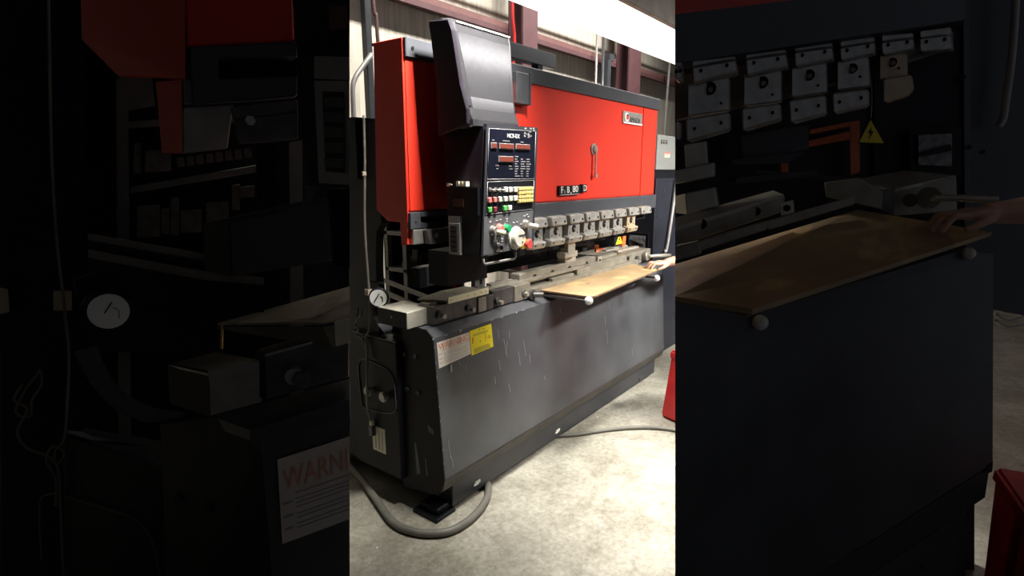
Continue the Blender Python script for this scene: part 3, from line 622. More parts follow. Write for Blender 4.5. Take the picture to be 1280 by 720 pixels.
ec = thing('machine_cabinet', (3.3, .7, 0), 'tall black cabinet with a small window behind the right end of the red press', 'cabinet')
M().box(2.74, 3.9, .2, 1.2, 0, 1.60, .006).done('body', 'blackblue', ec)
M().box(2.725, 2.74, .24, .45, .97, 1.14, .002).done('window_frame', 'black', ec)
M().box(2.72, 2.726, .27, .42, .995, 1.115).done('window_opening', 'winback', ec)
M().tube([(2.715, .28, 1.04), (2.715, .41, 1.07)], .008, 8, False).done('window_strut', 'black', ec)
M().tube([(3.12, .18, 1.59), (3.09, .18, 1.40), (3.03, .18, 1.15), (2.98, .18, .98), (2.95, .19, .965)], .016).done('conduit', 'conduit', ec)
for (x, z) in ((2.8, 1.28), (2.85, .95), (2.9, 1.5)): M().cyl((x, .2, z), (0, -1, 0), .008, .006).done('bolt', 'trim', ec)
eb = thing('electrical_box', (3.2, .5, 1.60), 'light grey electrical box on top of the black cabinet at the right', 'box')
M().box(2.72, 3.5, .2, .7, 1.672, 1.955, .004).done('body', 'cabgrey', eb)
M().box(2.72, 3.5, .22, .7, 1.60, 1.672).done('plinth', 'black', eb)
for i in range(3): M().box(2.79+i*.05, 2.815+i*.05, .192, .2, 1.885, 1.905, .001).box(2.79+i*.05, 2.82+i*.05, .192, .2, 1.91, 1.918).done('indicator', 'ink', eb)
wl = M().box(2.87, 2.985, .195, .2, 1.775, 1.82).done('warning_label', 'signwhite', eb)
M().box(2.875, 2.98, .193, .196, 1.808, 1.818).box(2.88, 2.97, .193, .196, 1.795, 1.799).box(2.88, 2.96, .193, .196, 1.785, 1.788).done('label_print', 'redink', eb)
# red bins
def bin_(loc, w, d, h, rz, label, k=.84):
    t = thing('red_bin', loc, label, 'bin', None)
    M().hexa([Vector(loc)+Vector(p) for p in ((-w, -d, 0), (w, -d, 0), (w, d, 0), (-w, d, 0), (-w*k, -d*k, h), (w*k, -d*k, h), (w*k, d*k, h), (-w*k, d*k, h))], .02, 3).done('body', 'binred', t)
    M().hexa([Vector(loc)+Vector(p) for p in ((-w*(k+.04), -d*(k+.04), h-.05), (w*(k+.04), -d*(k+.04), h-.05), (w*(k+.04), d*(k+.04), h-.05), (-w*(k+.04), d*(k+.04), h-.05), (-w*(k+.02), -d*(k+.02), h+.01), (w*(k+.02), -d*(k+.02), h+.01), (w*(k+.02), d*(k+.02), h+.01), (-w*(k+.02), d*(k+.02), h+.01))], .012, 2).done('lid', 'binred', t)
    M().box(loc[0]-w-.012, loc[0]-w+.03, loc[1]-.05, loc[1]+.05, loc[2]+h*.55, loc[2]+h*.64, .005).done('handle', 'black', t)
    t.rotation_euler.z = rz
    return t
bin_((1.835, -.635, 0), .22, .22, .47, -.3, "bright red bin on the floor in front of the red press's right end")
bin_((.755, -2.235, 0), .15, .15, .53, .2, 'dim red bin at the lower right corner of the picture', 1.13)  # second bin, added beside the right press copy

# ------------------------------------------------------------------ lamps
lf = thing('ceiling_light', (2.1, .1, 2.6), 'long bright white fluorescent light hanging above the red press', 'light')
M().box(.5, 4.2, -.165, .35, 2.69, 2.74, .004).box(.5, 4.2, -.205, -.165, 2.585, 2.74, .008).box(.488, .5, -.2, .36, 2.60, 2.74).box(4.2, 4.212, -.2, .36, 2.60, 2.74).done('housing', 'housing', lf)
bx('diffuser', 'diffuser', lf, .5, 4.2, -.165, .35, 2.605, 2.69)
for x in (1.2, 3.4): M().tube([(x, .1, 2.74), (x, .1, 4.6)], .006).done('hanger', 'conduit', lf)
def added_light(x0, x1, y, z, w, power, label, spread=PI, tilt=0):  # out-of-frame lamp added for its light, dressed with a housing and hanger
    t = thing('ceiling_light', ((x0+x1)/2, y, z), label, 'light')
    M().box(x0, x1, y-w/2-.02, y+w/2+.02, z+.03, z+.10, .005).done('housing', 'housing', t)
    M().tube([((x0+x1)/2, y, z+.1), ((x0+x1)/2, y, 4.6)], .006).done('hanger', 'conduit', t)
    li = bpy.data.lights.new('added_area_light', 'AREA'); li.shape = 'RECTANGLE'; li.size = x1-x0; li.size_y = w; li.energy = power; li.spread = spread
    li.color = (1.0, .96, .90)
    o = bpy.data.objects.new('added_area_light', li); COL.objects.link(o); o.parent = t; o.location = (0, 0, .02); o.rotation_euler = (tilt, 0, 0)
added_light(1.7, 3.5, -2.6, 3.0, .35, 92, 'added unseen light over the aisle for the front of the red press', math.radians(68), math.radians(49))  # added lamp, tilted and narrowed to light the press front only
added_light(-.18, .26, -.75, 3.1, .3, 36, 'small added light for the red cover beside the control hood', math.radians(58), math.radians(38))  # added fill lamp aimed at the red cover left of the hood
added_light(.2, 1.4, -.60, 3.15, .25, 24, 'short added light brightening the floor in front of the red press', math.radians(50), math.radians(-5))  # added lamp that lifts the floor brightness
added_light(.3, 5.6, .5, 4.25, .35, 190, 'added light high under the roof brightening the back wall', math.radians(112), math.radians(30))  # added lamp that lifts the wall brightness
lg = thing('ceiling_light', (2.8, -1.9, 3.5), 'added glowing panel over the aisle for the highlight on the control hood', 'light')  # unseen glowing panel added for its reflected band on the hood
bx('housing', 'housing', lg, 2.0, 3.6, -2.04, -1.78, 3.53, 3.62, bev=.004); bx('diffuser', 'added_diffuser', lg, 2.02, 3.58, -2.02, -1.80, 3.50, 3.53)
M().tube([(2.8, -1.9, 3.62), (2.8, -1.9, 4.6)], .006).done('hanger', 'conduit', lg)

# ------------------------------------------------------------------ enlarged copies of the red press added left and right (dim)
FRAG = [
('L','S','dark_backdrop','black',None,[(-1.248,0.786,2.266),(-0.557,-0.121,2.266),(-0.634,-0.021,0.0),(-1.495,1.109,0.0)],(0.014,0.048,0.0),0),  # added black backdrop closing off the view behind the left copy
('L','S','side_column','black',None,[(-1.313,0.507,2.199),(-1.168,0.318,2.199),(-1.239,0.411,1.323),(-1.352,0.559,0.0),(-1.552,0.822,0.0)],(0.019,0.118,0.0),0),
('LR','S','upright','rackgrey',None,[(-1.074,0.425,1.949),(-1.051,0.395,1.959),(-1.2,0.59,0.0),(-1.228,0.628,0.0)],(0.007,0.029,0.0),0),
('LR','S','shelf','rackgrey',None,[(-1.061,0.416,1.814),(-0.787,0.057,1.845),(-0.789,0.059,1.819),(-1.063,0.418,1.794)],(0.012,0.038,0.0),0),
('LR','S','shelf','rackgrey',None,[(-1.073,0.433,1.601),(-0.796,0.069,1.678),(-0.797,0.071,1.654),(-1.075,0.435,1.58)],(0.013,0.038,0.0),0),
('LR','S','upright','rackgrey',None,[(-0.744,-0.008,1.748),(-0.718,-0.042,1.755),(-0.788,0.051,0.0),(-0.819,0.091,0.0)],(0.013,0.027,0.0),0),
('LR','S','gusset','rackgrey',None,[(-1.043,0.418,1.957),(-0.996,0.355,1.957),(-0.996,0.356,1.866),(-1.052,0.429,1.851)],(0.005,0.019,0.0),0),
('LR','S','dark_backing','black',None,[(-1.038,0.452,1.9),(-0.648,-0.06,1.951),(-0.669,-0.031,1.418),(-1.071,0.496,1.39)],(0.003,0.009,0.0),0),  # added black sheet behind the shelves
('LT0','S','die_tool','toolgrey',None,[(-1.072,0.398,1.538),(-1.026,0.337,1.544),(-1.034,0.348,1.436),(-1.08,0.409,1.433)],(0.004,0.015,0.0),0),
('LT1','S','die_tool','toolgrey',None,[(-1.024,0.334,1.527),(-1.007,0.313,1.533),(-1.013,0.321,1.447),(-1.03,0.343,1.444)],(0.004,0.014,0.0),0),
('LT2','S','die_tool','toolgrey',None,[(-1.001,0.305,1.565),(-0.985,0.283,1.57),(-0.994,0.295,1.441),(-1.011,0.317,1.439)],(0.004,0.014,0.0),0),
('LT3','S','die_tool','toolgrey',None,[(-0.985,0.284,1.522),(-0.942,0.227,1.527),(-0.947,0.234,1.452),(-0.99,0.29,1.449)],(0.004,0.014,0.0),0),
('LT4','S','die_tool','toolgrey',None,[(-0.931,0.213,1.549),(-0.885,0.153,1.554),(-0.89,0.159,1.474),(-0.936,0.219,1.471)],(0.005,0.014,0.0),0),
('LT5','S','die_tool','toolgrey',None,[(-0.875,0.14,1.607),(-0.859,0.118,1.612),(-0.864,0.125,1.527),(-0.88,0.146,1.525)],(0.005,0.014,0.0),0),
('LT6','S','die_tool','toolgrey',None,[(-0.859,0.119,1.602),(-0.83,0.08,1.607),(-0.832,0.083,1.57),(-0.861,0.122,1.567)],(0.005,0.014,0.0),0),
('LT7','S','die_tool','toolgrey',None,[(-1.062,0.385,1.742),(-1.049,0.367,1.747),(-1.056,0.378,1.649),(-1.07,0.395,1.646)],(0.004,0.015,0.0),0),
('LT8','S','die_tool','toolgrey',None,[(-1.041,0.357,1.721),(-0.99,0.29,1.726),(-0.995,0.297,1.654),(-1.047,0.365,1.651)],(0.004,0.015,0.0),0),
('LU0','S','small_die','toolgrey',None,[(-0.979,0.276,1.698),(-0.966,0.259,1.701),(-0.966,0.259,1.67),(-0.981,0.279,1.667)],(0.004,0.014,0.0),0),
('LU1','S','small_die','toolgrey',None,[(-0.959,0.25,1.702),(-0.946,0.233,1.705),(-0.947,0.234,1.674),(-0.962,0.253,1.671)],(0.005,0.014,0.0),0),
('LU2','S','small_die','toolgrey',None,[(-0.94,0.225,1.706),(-0.927,0.208,1.709),(-0.927,0.208,1.678),(-0.942,0.227,1.675)],(0.005,0.014,0.0),0),
('LU3','S','small_die','toolgrey',None,[(-0.92,0.199,1.71),(-0.907,0.182,1.713),(-0.908,0.182,1.682),(-0.922,0.202,1.679)],(0.005,0.014,0.0),0),
('LU4','S','small_die','toolgrey',None,[(-0.901,0.173,1.715),(-0.888,0.156,1.717),(-0.888,0.157,1.686),(-0.903,0.176,1.684)],(0.005,0.014,0.0),0),
('LU5','S','small_die','toolgrey',None,[(-0.881,0.148,1.719),(-0.869,0.131,1.721),(-0.869,0.131,1.69),(-0.883,0.15,1.688)],(0.005,0.014,0.0),0),
('LU6','S','small_die','toolgrey',None,[(-0.862,0.122,1.723),(-0.849,0.105,1.725),(-0.849,0.106,1.694),(-0.864,0.125,1.692)],(0.005,0.014,0.0),0),
('LU7','S','small_die','toolgrey',None,[(-0.843,0.097,1.727),(-0.83,0.08,1.729),(-0.83,0.08,1.699),(-0.844,0.099,1.696)],(0.006,0.014,0.0),0),
('L','S','guide_rail','railgrey',None,[(-1.231,0.367,1.462),(-1.056,-0.027,1.41),(-1.058,-0.025,1.391),(-1.232,0.369,1.442)],(0.005,0.019,0.0),0),
('L','S','guide_rail','railgrey',None,[(-1.242,0.349,1.414),(-1.066,-0.037,1.36),(-0.988,-0.216,1.349),(-0.989,-0.215,1.33),(-1.072,-0.027,1.335),(-1.244,0.352,1.389)],(0.006,0.019,0.0),0),
('L','S','rail_channel','black',None,[(-1.229,0.381,1.441),(-1.053,-0.014,1.387),(-1.055,-0.012,1.355),(-1.232,0.385,1.41)],(0.005,0.019,0.0),0),
('L','S','rail_skirt','black',None,[(-1.231,0.4,1.383),(-0.968,-0.176,1.322),(-0.979,-0.162,1.113),(-1.259,0.437,1.068)],(0.006,0.019,0.0),0),
('L','S','cover_side','red',None,[(-1.236,0.113,2.145),(-1.2,-0.383,2.062),(-1.214,-0.368,1.858),(-1.234,-0.058,1.892),(-1.248,0.122,2.002)],(0.007,0.029,0.0),0),
('L','S','cover_front','red',None,[(-1.2,-0.383,2.062),(-1.015,-0.507,2.084),(-1.018,-0.501,1.953),(-1.205,-0.373,1.926)],(0.015,0.037,0.0),0.004),
('L','S','guard_tab','red',None,[(-1.21,-0.204,1.866),(-1.205,-0.328,1.859),(-1.217,-0.317,1.694),(-1.221,-0.219,1.697)],(0.003,0.01,0.0),0),
('L','S','lower_trim','trim',None,[(-1.201,-0.376,1.926),(-1.012,-0.505,1.953),(-1.014,-0.503,1.916),(-1.154,-0.406,1.905),(-1.157,-0.402,1.86),(-1.016,-0.5,1.875),(-1.018,-0.497,1.829),(-1.206,-0.368,1.803)],(0.019,0.046,0.0),0.003),
('L','S','lower_trim','trim',None,[(-1.204,-0.344,1.926),(-1.2,-0.374,1.927),(-1.208,-0.373,1.803),(-1.211,-0.345,1.804)],(0.009,0.029,0.0),0),
('L','S','trim_recess','black',None,[(-1.131,-0.342,1.921),(-0.987,-0.464,1.937),(-0.991,-0.459,1.865),(-1.135,-0.337,1.859)],(0.008,0.018,0.0),0),
('L','S','ram_block','steel',None,[(-1.208,-0.323,1.799),(-1.12,-0.389,1.809),(-1.136,-0.373,1.706),(-1.215,-0.313,1.694)],(0.016,0.047,0.0),0.003),
('L','S','punch_clamp','darksteel',None,[(-1.145,-0.422,1.798),(-1.027,-0.511,1.82),(-1.027,-0.51,1.791),(-1.14,-0.425,1.77)],(0.012,0.028,0.0),0.002),
('L','S','punch_clamp','darksteel',None,[(-1.148,-0.439,1.768),(-1.036,-0.524,1.79),(-1.039,-0.52,1.728),(-1.141,-0.442,1.715)],(0.016,0.037,0.0),0.002),
('L','C','clamp_bolt','steel',None,[(-1.124,-0.466,1.767)],(0.0115,(-0.469,-0.883,-0.0),0.006),6),
('L','S','ram_plate','black',None,[(-1.043,-0.342,1.717),(-1.012,-0.381,1.721),(-1.018,-0.375,1.569),(-1.051,-0.331,1.563)],(0.016,0.037,0.0),0),
('L','S','control_cabinet','black',None,[(-1.084,-0.613,2.048),(-1.076,-0.791,2.017),(-1.09,-0.772,1.617),(-1.099,-0.641,1.622),(-1.089,-0.626,1.911)],(0.023,0.044,0.0),0),
('L','S','label_plate','greyplate',None,[(-1.089,-0.678,1.888),(-1.084,-0.788,1.875),(-1.085,-0.786,1.831),(-1.091,-0.676,1.844)],(0.003,0.005,0.0),0),
('L','S','vent_frame','greyplate',None,[(-1.092,-0.677,1.839),(-1.087,-0.788,1.829),(-1.094,-0.779,1.625),(-1.1,-0.681,1.627)],(0.003,0.005,0.0),0),
('L','S','vent_opening','black',None,[(-1.094,-0.706,1.815),(-1.091,-0.774,1.809),(-1.097,-0.769,1.649),(-1.1,-0.708,1.653)],(0.002,0.003,0.0),0),
('L','S','vent_slat','trim',None,[(-1.097,-0.714,1.803),(-1.094,-0.774,1.798),(-1.095,-0.776,1.779),(-1.097,-0.716,1.784)],(0.001,0.002,0.0),0),
('L','S','vent_slat','trim',None,[(-1.098,-0.713,1.773),(-1.095,-0.773,1.768),(-1.096,-0.774,1.749),(-1.099,-0.714,1.754)],(0.001,0.002,0.0),0),
('L','S','vent_slat','trim',None,[(-1.099,-0.711,1.743),(-1.096,-0.771,1.739),(-1.097,-0.773,1.72),(-1.1,-0.712,1.723)],(0.001,0.002,0.0),0),
('L','S','vent_slat','trim',None,[(-1.1,-0.709,1.712),(-1.097,-0.77,1.709),(-1.098,-0.772,1.689),(-1.101,-0.711,1.692)],(0.001,0.002,0.0),0),
('L','S','vent_slat','trim',None,[(-1.102,-0.708,1.681),(-1.098,-0.769,1.678),(-1.099,-0.77,1.659),(-1.102,-0.709,1.661)],(0.001,0.002,0.0),0),
('L','S','display_window','brown',None,[(-1.084,-0.732,1.98),(-1.083,-0.788,1.971),(-1.084,-0.786,1.927),(-1.086,-0.732,1.934)],(0.002,0.003,0.0),0),
('L','S','lower_bracket','black',None,[(-1.056,-0.655,1.614),(-1.028,-0.691,1.614),(-1.034,-0.682,1.433),(-1.056,-0.655,1.438)],(0.025,0.044,0.0),0),
('L','S','stop_beam','trimdark',None,[(-1.124,-0.318,1.525),(-0.902,-0.444,1.575),(-0.906,-0.437,1.411),(-1.127,-0.309,1.384)],(0.012,0.027,0.0),0.004),
('L','S','stop_beam','black',None,[(-1.13,-0.195,1.515),(-1.123,-0.316,1.527),(-1.131,-0.316,1.385),(-1.137,-0.192,1.39)],(0.01,0.028,0.0),0),
('L','S','stop_beam','trim',None,[(-1.153,-0.247,1.522),(-1.104,-0.279,1.526),(-0.89,-0.427,1.576),(-0.929,-0.4,1.581)],(0.002,0.004,0.0),0),
('L','C','gauge_housing','black',None,[(-1.276,0.129,1.256)],(0.0676,(-0.298,-0.955,-0.0),0.05),0),
('L','C','pressure_gauge','black',None,[(-1.294,0.07,1.268)],(0.0568,(-0.298,-0.955,-0.0),0.02),0),
('L','C','gauge_dial','dialwhite','pressure_gauge',[(-1.303,0.039,1.275)],(0.0483,(-0.298,-0.955,-0.0),0.006),0),
('L','T','gauge_needle','black','pressure_gauge',[(-1.325,0.052,1.248),(-1.299,0.018,1.302)],0.0016,0),
('L','T','gauge_needle','black','pressure_gauge',[(-1.299,0.017,1.288),(-1.29,0.006,1.279),(-1.291,0.007,1.257)],0.0009,0),
('L','S','gauge_bracket','black',None,[(-1.343,0.151,1.351),(-1.305,0.102,1.376),(-1.267,0.052,1.378),(-1.271,0.057,1.333),(-1.341,0.149,1.305)],(0.006,0.029,0.0),0),
('L','S','cable_clip','plate',None,[(-1.32,0.451,1.282),(-1.285,0.405,1.282),(-1.291,0.412,1.219),(-1.326,0.459,1.219)],(0.002,0.01,0.0),0),
('L','S','switch_plate','plate',None,[(-1.417,0.611,1.288),(-1.402,0.592,1.283),(-1.407,0.598,1.209),(-1.426,0.624,1.201)],(0.001,0.01,0.0),0),
('L','S','curved_guard','guard',None,[(-1.356,0.201,1.139),(-1.312,0.143,1.156),(-1.307,0.138,1.11),(-1.348,0.19,1.102)],(0.001,0.004,0.0),0),
('L','S','curved_guard','guard',None,[(-1.348,0.19,1.102),(-1.307,0.138,1.11),(-1.297,0.125,1.06),(-1.336,0.175,1.046)],(0.001,0.004,0.0),0),
('L','S','curved_guard','guard',None,[(-1.336,0.175,1.046),(-1.297,0.125,1.06),(-1.281,0.103,1.021),(-1.315,0.147,0.991)],(0.001,0.004,0.0),0),
('L','S','curved_guard','guard',None,[(-1.315,0.147,0.991),(-1.281,0.103,1.021),(-1.255,0.069,0.986),(-1.287,0.111,0.945)],(0.001,0.004,0.0),0),
('L','S','curved_guard','guard',None,[(-1.287,0.111,0.945),(-1.255,0.069,0.986),(-1.217,0.019,0.96),(-1.249,0.061,0.92)],(0.001,0.004,0.0),0),
('L','S','curved_guard','guard',None,[(-1.249,0.061,0.92),(-1.217,0.019,0.96),(-1.171,-0.041,0.95),(-1.179,-0.03,0.92)],(0.001,0.004,0.0),0),
('L','S','front_panel','bedgrey',None,[(-1.182,-0.487,0.996),(-0.999,-0.599,1.035),(-1.034,-0.552,0.0),(-1.175,-0.457,0.0)],(0.014,0.027,0.0),0),
('L','S','side_plate','black',None,[(-1.22,0.023,0.912),(-1.182,-0.231,0.993),(-1.167,-0.397,0.998),(-1.164,-0.452,0.978),(-1.206,-0.506,0.0),(-1.277,0.05,0.0)],(0.01,0.028,0.0),0),
('L','S','bed_shelf','bedgrey',None,[(-1.18,-0.227,0.992),(-0.909,-0.484,1.08),(-0.985,-0.583,1.066),(-1.174,-0.475,1.012)],(0,0,-0.03),0),
('L','S','bed_bevel','bedgrey',None,[(-1.193,-0.458,1.023),(-0.988,-0.587,1.07),(-0.999,-0.6,1.033),(-1.183,-0.488,0.994)],(0,0,-0.03),0),
('L','S','side_box','black',None,[(-1.353,0.461,0.797),(-1.223,0.06,0.76),(-1.264,0.084,0.0),(-1.423,0.546,0.0)],(0.011,0.049,0.0),0),
('L','S','side_box','trimdark',None,[(-1.314,0.575,0.79),(-1.201,0.097,0.83),(-1.222,0.058,0.763),(-1.353,0.461,0.795)],(0,0,-0.02),0),
('L','T','panel_seal','trim',None,[(-1.44,0.605,0.321),(-1.421,0.583,0.536),(-1.401,0.535,0.581),(-1.377,0.47,0.588),(-1.306,0.265,0.578),(-1.279,0.182,0.574),(-1.263,0.129,0.541),(-1.255,0.099,0.488),(-1.256,0.089,0.389)],0.003,0),
('L','C','side_bolt','trimdark',None,[(-1.224,-0.052,0.702)],(0.0129,(-0.379,-0.925,-0.0),0.008),6),
('L','C','side_bolt','trimdark',None,[(-1.202,-0.204,0.719)],(0.0164,(-0.417,-0.909,-0.0),0.008),6),
('L','S','die_block','steel',None,[(-1.223,-0.336,1.155),(-1.12,-0.407,1.176),(-1.123,-0.401,1.059),(-1.227,-0.328,1.036)],(0.011,0.028,0.0),0.003),
('L','S','die_block','black',None,[(-1.241,-0.147,1.142),(-1.222,-0.334,1.155),(-1.229,-0.332,1.037),(-1.248,-0.148,1.034)],(0.006,0.019,0.0),0),
('L','S','die_block','steel',None,[(-1.241,-0.147,1.142),(-1.135,-0.187,1.158),(-1.116,-0.394,1.172),(-1.223,-0.336,1.153)],(0,0,-0.006),0),
('L','S','die_holder','darksteel',None,[(-1.121,-0.426,1.197),(-0.942,-0.541,1.238),(-0.946,-0.535,1.105),(-1.123,-0.42,1.07)],(0.022,0.045,0.0),0.003),
('L','S','die_holder','black',None,[(-1.121,-0.388,1.198),(-1.123,-0.434,1.199),(-1.13,-0.438,1.077),(-1.128,-0.387,1.073)],(0.008,0.018,0.0),0),
('L','S','die_holder','steel',None,[(-1.116,-0.378,1.195),(-1.041,-0.344,1.188),(-0.879,-0.457,1.221),(-0.941,-0.541,1.236),(-1.122,-0.432,1.196)],(0,0,-0.006),0),
('L','C','holder_bolt','steel',None,[(-1.078,-0.484,1.142)],(0.0215,(-0.525,-0.851,-0.0),0.02),0),
('L','C','holder_bolt','darksteel',None,[(-1.074,-0.515,1.134)],(0.0232,(-0.536,-0.844,-0.0),0.012),6),
('L','S','warning_sticker','signwhite',None,[(-1.158,-0.514,0.947),(-1.008,-0.606,0.978),(-1.016,-0.595,0.74),(-1.16,-0.505,0.708)],(0.001,0.003,0.0),0),
('L','T','cable','cable',None,[(-1.242,0.349,2.177),(-1.257,0.368,2.005),(-1.287,0.391,1.687),(-1.301,0.41,1.445),(-1.309,0.404,1.283),(-1.312,0.408,1.193),(-1.319,0.4,1.09),(-1.337,0.424,0.928),(-1.356,0.449,0.794),(-1.38,0.481,0.743),(-1.379,0.479,0.673),(-1.388,0.491,0.526),(-1.411,0.522,0.216),(-1.424,0.555,0.011)],0.0042,0),
('L','T','cable','cable',None,[(-1.415,0.559,0.975),(-1.439,0.574,0.924),(-1.419,0.532,0.895),(-1.444,0.581,0.812),(-1.433,0.55,0.76),(-1.396,0.493,0.734),(-1.381,0.465,0.708),(-1.361,0.456,0.743),(-1.381,0.482,0.765),(-1.4,0.499,0.719),(-1.389,0.476,0.65),(-1.399,0.488,0.556)],0.0042,0),
('L','T','cable','cable',None,[(-1.372,0.52,1.021),(-1.377,0.509,0.975),(-1.404,0.528,0.924),(-1.414,0.533,0.87),(-1.44,0.575,0.882),(-1.417,0.545,0.951),(-1.385,0.52,1.002),(-1.372,0.52,1.021)],0.0035,0),
('SH','S','steel_sheet','sheet',None,[(-1.134,-0.222,1.247),(-0.951,-0.132,1.234),(-0.758,-0.303,1.299),(-0.964,-0.576,1.285),(-1.018,-0.539,1.276)],(0,0,-0.006),0),
('SI','S','steel_sheet','sheetdark',None,[(-1.134,-0.219,1.237),(-1.013,-0.53,1.262),(-0.959,-0.567,1.27),(-0.954,-0.557,1.228),(-1.002,-0.543,1.211)],(0,0,-0.006),0),
('RU','S','ruler','rulercream',None,[(-1.01,-0.575,1.28),(-0.986,-0.605,1.29),(-0.988,-0.603,1.227),(-1.01,-0.575,1.217)],(0.003,0.005,0.0),0),
('SI2','T','stud','brass',None,[(-1.127,-0.231,1.24),(-1.132,-0.224,1.174)],0.004,0),
('R','S','dark_backdrop','blackblue',None,[(0.184,-0.928,2.335),(0.804,-1.741,2.335),(1.034,-2.043,0.0),(0.265,-1.035,0.0)],(0.05,0.003,0.0),0),  # added backdrop standing in for the deep dark behind the right copy
('R','S','frame_plate','blackblue',None,[(0.574,-1.475,2.328),(0.685,-1.717,2.309),(0.78,-1.842,1.324),(0.646,-1.567,1.375)],(0.02,-0.001,0.0),0),
('R','S','side_column','trimdark',None,[(0.697,-1.717,2.312),(0.914,-1.918,2.328),(1.051,-2.099,1.104),(0.807,-1.861,1.172)],(0.079,-0.011,0.0),0),
('R','S','column_edge','trim',None,[(0.674,-1.72,2.257),(0.687,-1.736,2.257),(0.781,-1.86,1.326),(0.767,-1.842,1.326)],(0.01,-0.001,0.0),0),
('R','T','conduit','conduit',None,[(0.768,-1.859,2.254),(0.781,-1.876,2.058),(0.784,-1.881,1.904),(0.785,-1.882,1.831),(0.778,-1.872,1.805)],0.011,0),
('R','C','frame_bolt','trim',None,[(0.69,-1.756,1.964)],(0.0085,(-1.0,0.02,-0.0),0.005),0),
('R','C','frame_bolt','trim',None,[(0.723,-1.801,1.735)],(0.0085,(-1.0,0.026,-0.0),0.005),0),
('R','C','frame_bolt','trim',None,[(0.753,-1.84,1.719)],(0.0085,(-0.999,0.04,-0.0),0.005),0),
('R','S','ram_cover','red',None,[(-0.407,-1.172,2.17),(0.565,-1.708,2.371),(0.577,-1.724,2.247),(-0.402,-1.178,2.031)],(0.1,0.006,0.0),0),
('R','S','lower_trim','trimdark',None,[(-0.402,-1.178,2.031),(0.577,-1.724,2.247),(0.588,-1.739,2.128),(-0.398,-1.183,1.917)],(0.1,0.006,0.0),0),
('R','S','ram_plate','darksteel',None,[(-0.282,-1.138,1.906),(0.656,-1.713,2.107),(0.661,-1.719,2.058),(0.395,-1.544,1.964),(0.12,-1.371,1.881),(-0.278,-1.143,1.791)],(0.03,0.002,0.0),0),
('R','S','window_frame','black',None,[(0.606,-1.63,1.8),(0.714,-1.772,1.806),(0.731,-1.794,1.632),(0.62,-1.649,1.649)],(0.03,-0.002,0.0),0),
('R','S','window_opening','winback',None,[(0.614,-1.658,1.776),(0.684,-1.749,1.781),(0.694,-1.762,1.671),(0.623,-1.669,1.676)],(0.005,-0.0,0.0),0),
('R','S','window_strut','black',None,[(0.61,-1.669,1.719),(0.671,-1.749,1.746),(0.677,-1.756,1.724),(0.615,-1.675,1.703)],(0.005,-0.0,0.0),0),
('OR','S','frame_bar','orange',None,[(0.513,-1.459,1.824),(0.533,-1.485,1.829),(0.546,-1.503,1.649),(0.528,-1.479,1.64)],(0.02,0.0,0.0),0.002),
('OR','S','frame_bar','orange',None,[(0.429,-1.349,1.759),(0.515,-1.462,1.792),(0.517,-1.465,1.764),(0.431,-1.351,1.737)],(0.02,0.001,0.0),0.002),
('OR','S','frame_bar','orange',None,[(0.43,-1.35,1.797),(0.513,-1.459,1.824),(0.514,-1.461,1.808),(0.431,-1.351,1.781)],(0.02,0.001,0.0),0.002),
('OR','S','frame_bar','orange',None,[(0.375,-1.278,1.688),(0.39,-1.298,1.693),(0.393,-1.301,1.649),(0.38,-1.284,1.643)],(0.02,0.002,0.0),0.002),
('TR','S','warning_triangle','yellow',None,[(0.44,-1.529,1.821),(0.474,-1.572,1.746),(0.423,-1.506,1.749)],(0.004,-0.0,0.0),0),
('TR','S','triangle_border','black',None,[(0.443,-1.527,1.829),(0.481,-1.577,1.742),(0.423,-1.501,1.745)],(0.003,-0.0,0.0),0),
('TR','S','bolt_symbol','black',None,[(0.442,-1.535,1.8),(0.435,-1.527,1.779),(0.442,-1.535,1.779),(0.439,-1.531,1.756),(0.446,-1.541,1.785),(0.44,-1.534,1.785)],(0.002,-0.0,0.0),0),
('TR','T','cord','conduit',None,[(0.42,-1.519,1.953),(0.426,-1.526,1.896),(0.43,-1.531,1.825)],0.002,0),
('R','S','stop_beam','trimdark',None,[(0.172,-1.192,1.769),(0.305,-1.367,1.805),(0.31,-1.373,1.727),(0.182,-1.206,1.691)],(0.05,0.006,0.0),0),
('R','S','stop_beam','black',None,[(0.115,-1.151,1.818),(0.142,-1.186,1.823),(0.155,-1.203,1.625),(0.124,-1.163,1.617)],(0.039,0.007,0.0),0),
('R','S','stop_arm','darkarm',None,[(0.105,-1.187,1.69),(0.216,-1.333,1.71),(0.249,-1.376,1.715),(0.218,-1.335,1.68),(0.109,-1.192,1.674)],(0.02,0.002,0.0),0),
('R','S','stop_arm','darkarm',None,[(0.117,-1.203,1.633),(0.278,-1.414,1.659),(0.279,-1.416,1.639),(0.118,-1.204,1.613)],(0.02,0.002,0.0),0),
('R','S','stop_arm','darkarm',None,[(0.176,-1.248,1.659),(0.363,-1.493,1.633),(0.364,-1.494,1.618),(0.177,-1.249,1.646)],(0.02,0.002,0.0),0),
('R','S','upper_clamp','holder','punch_holder#0',[(-0.346,-1.206,1.936),(-0.209,-1.271,1.963),(-0.208,-1.272,1.944),(-0.345,-1.207,1.912)],(0.059,0.012,0.0),0.004),
('R','S','upper_clamp','holder','punch_holder#0',[(-0.365,-1.215,1.909),(-0.229,-1.278,1.94),(-0.222,-1.283,1.91),(-0.359,-1.219,1.871)],(0.069,0.014,0.0),0.004),
('R','S','lower_clamp','holder','punch_holder#0',[(-0.371,-1.208,1.785),(-0.231,-1.274,1.81),(-0.228,-1.277,1.761),(-0.366,-1.212,1.726)],(0.059,0.013,0.0),0.006),
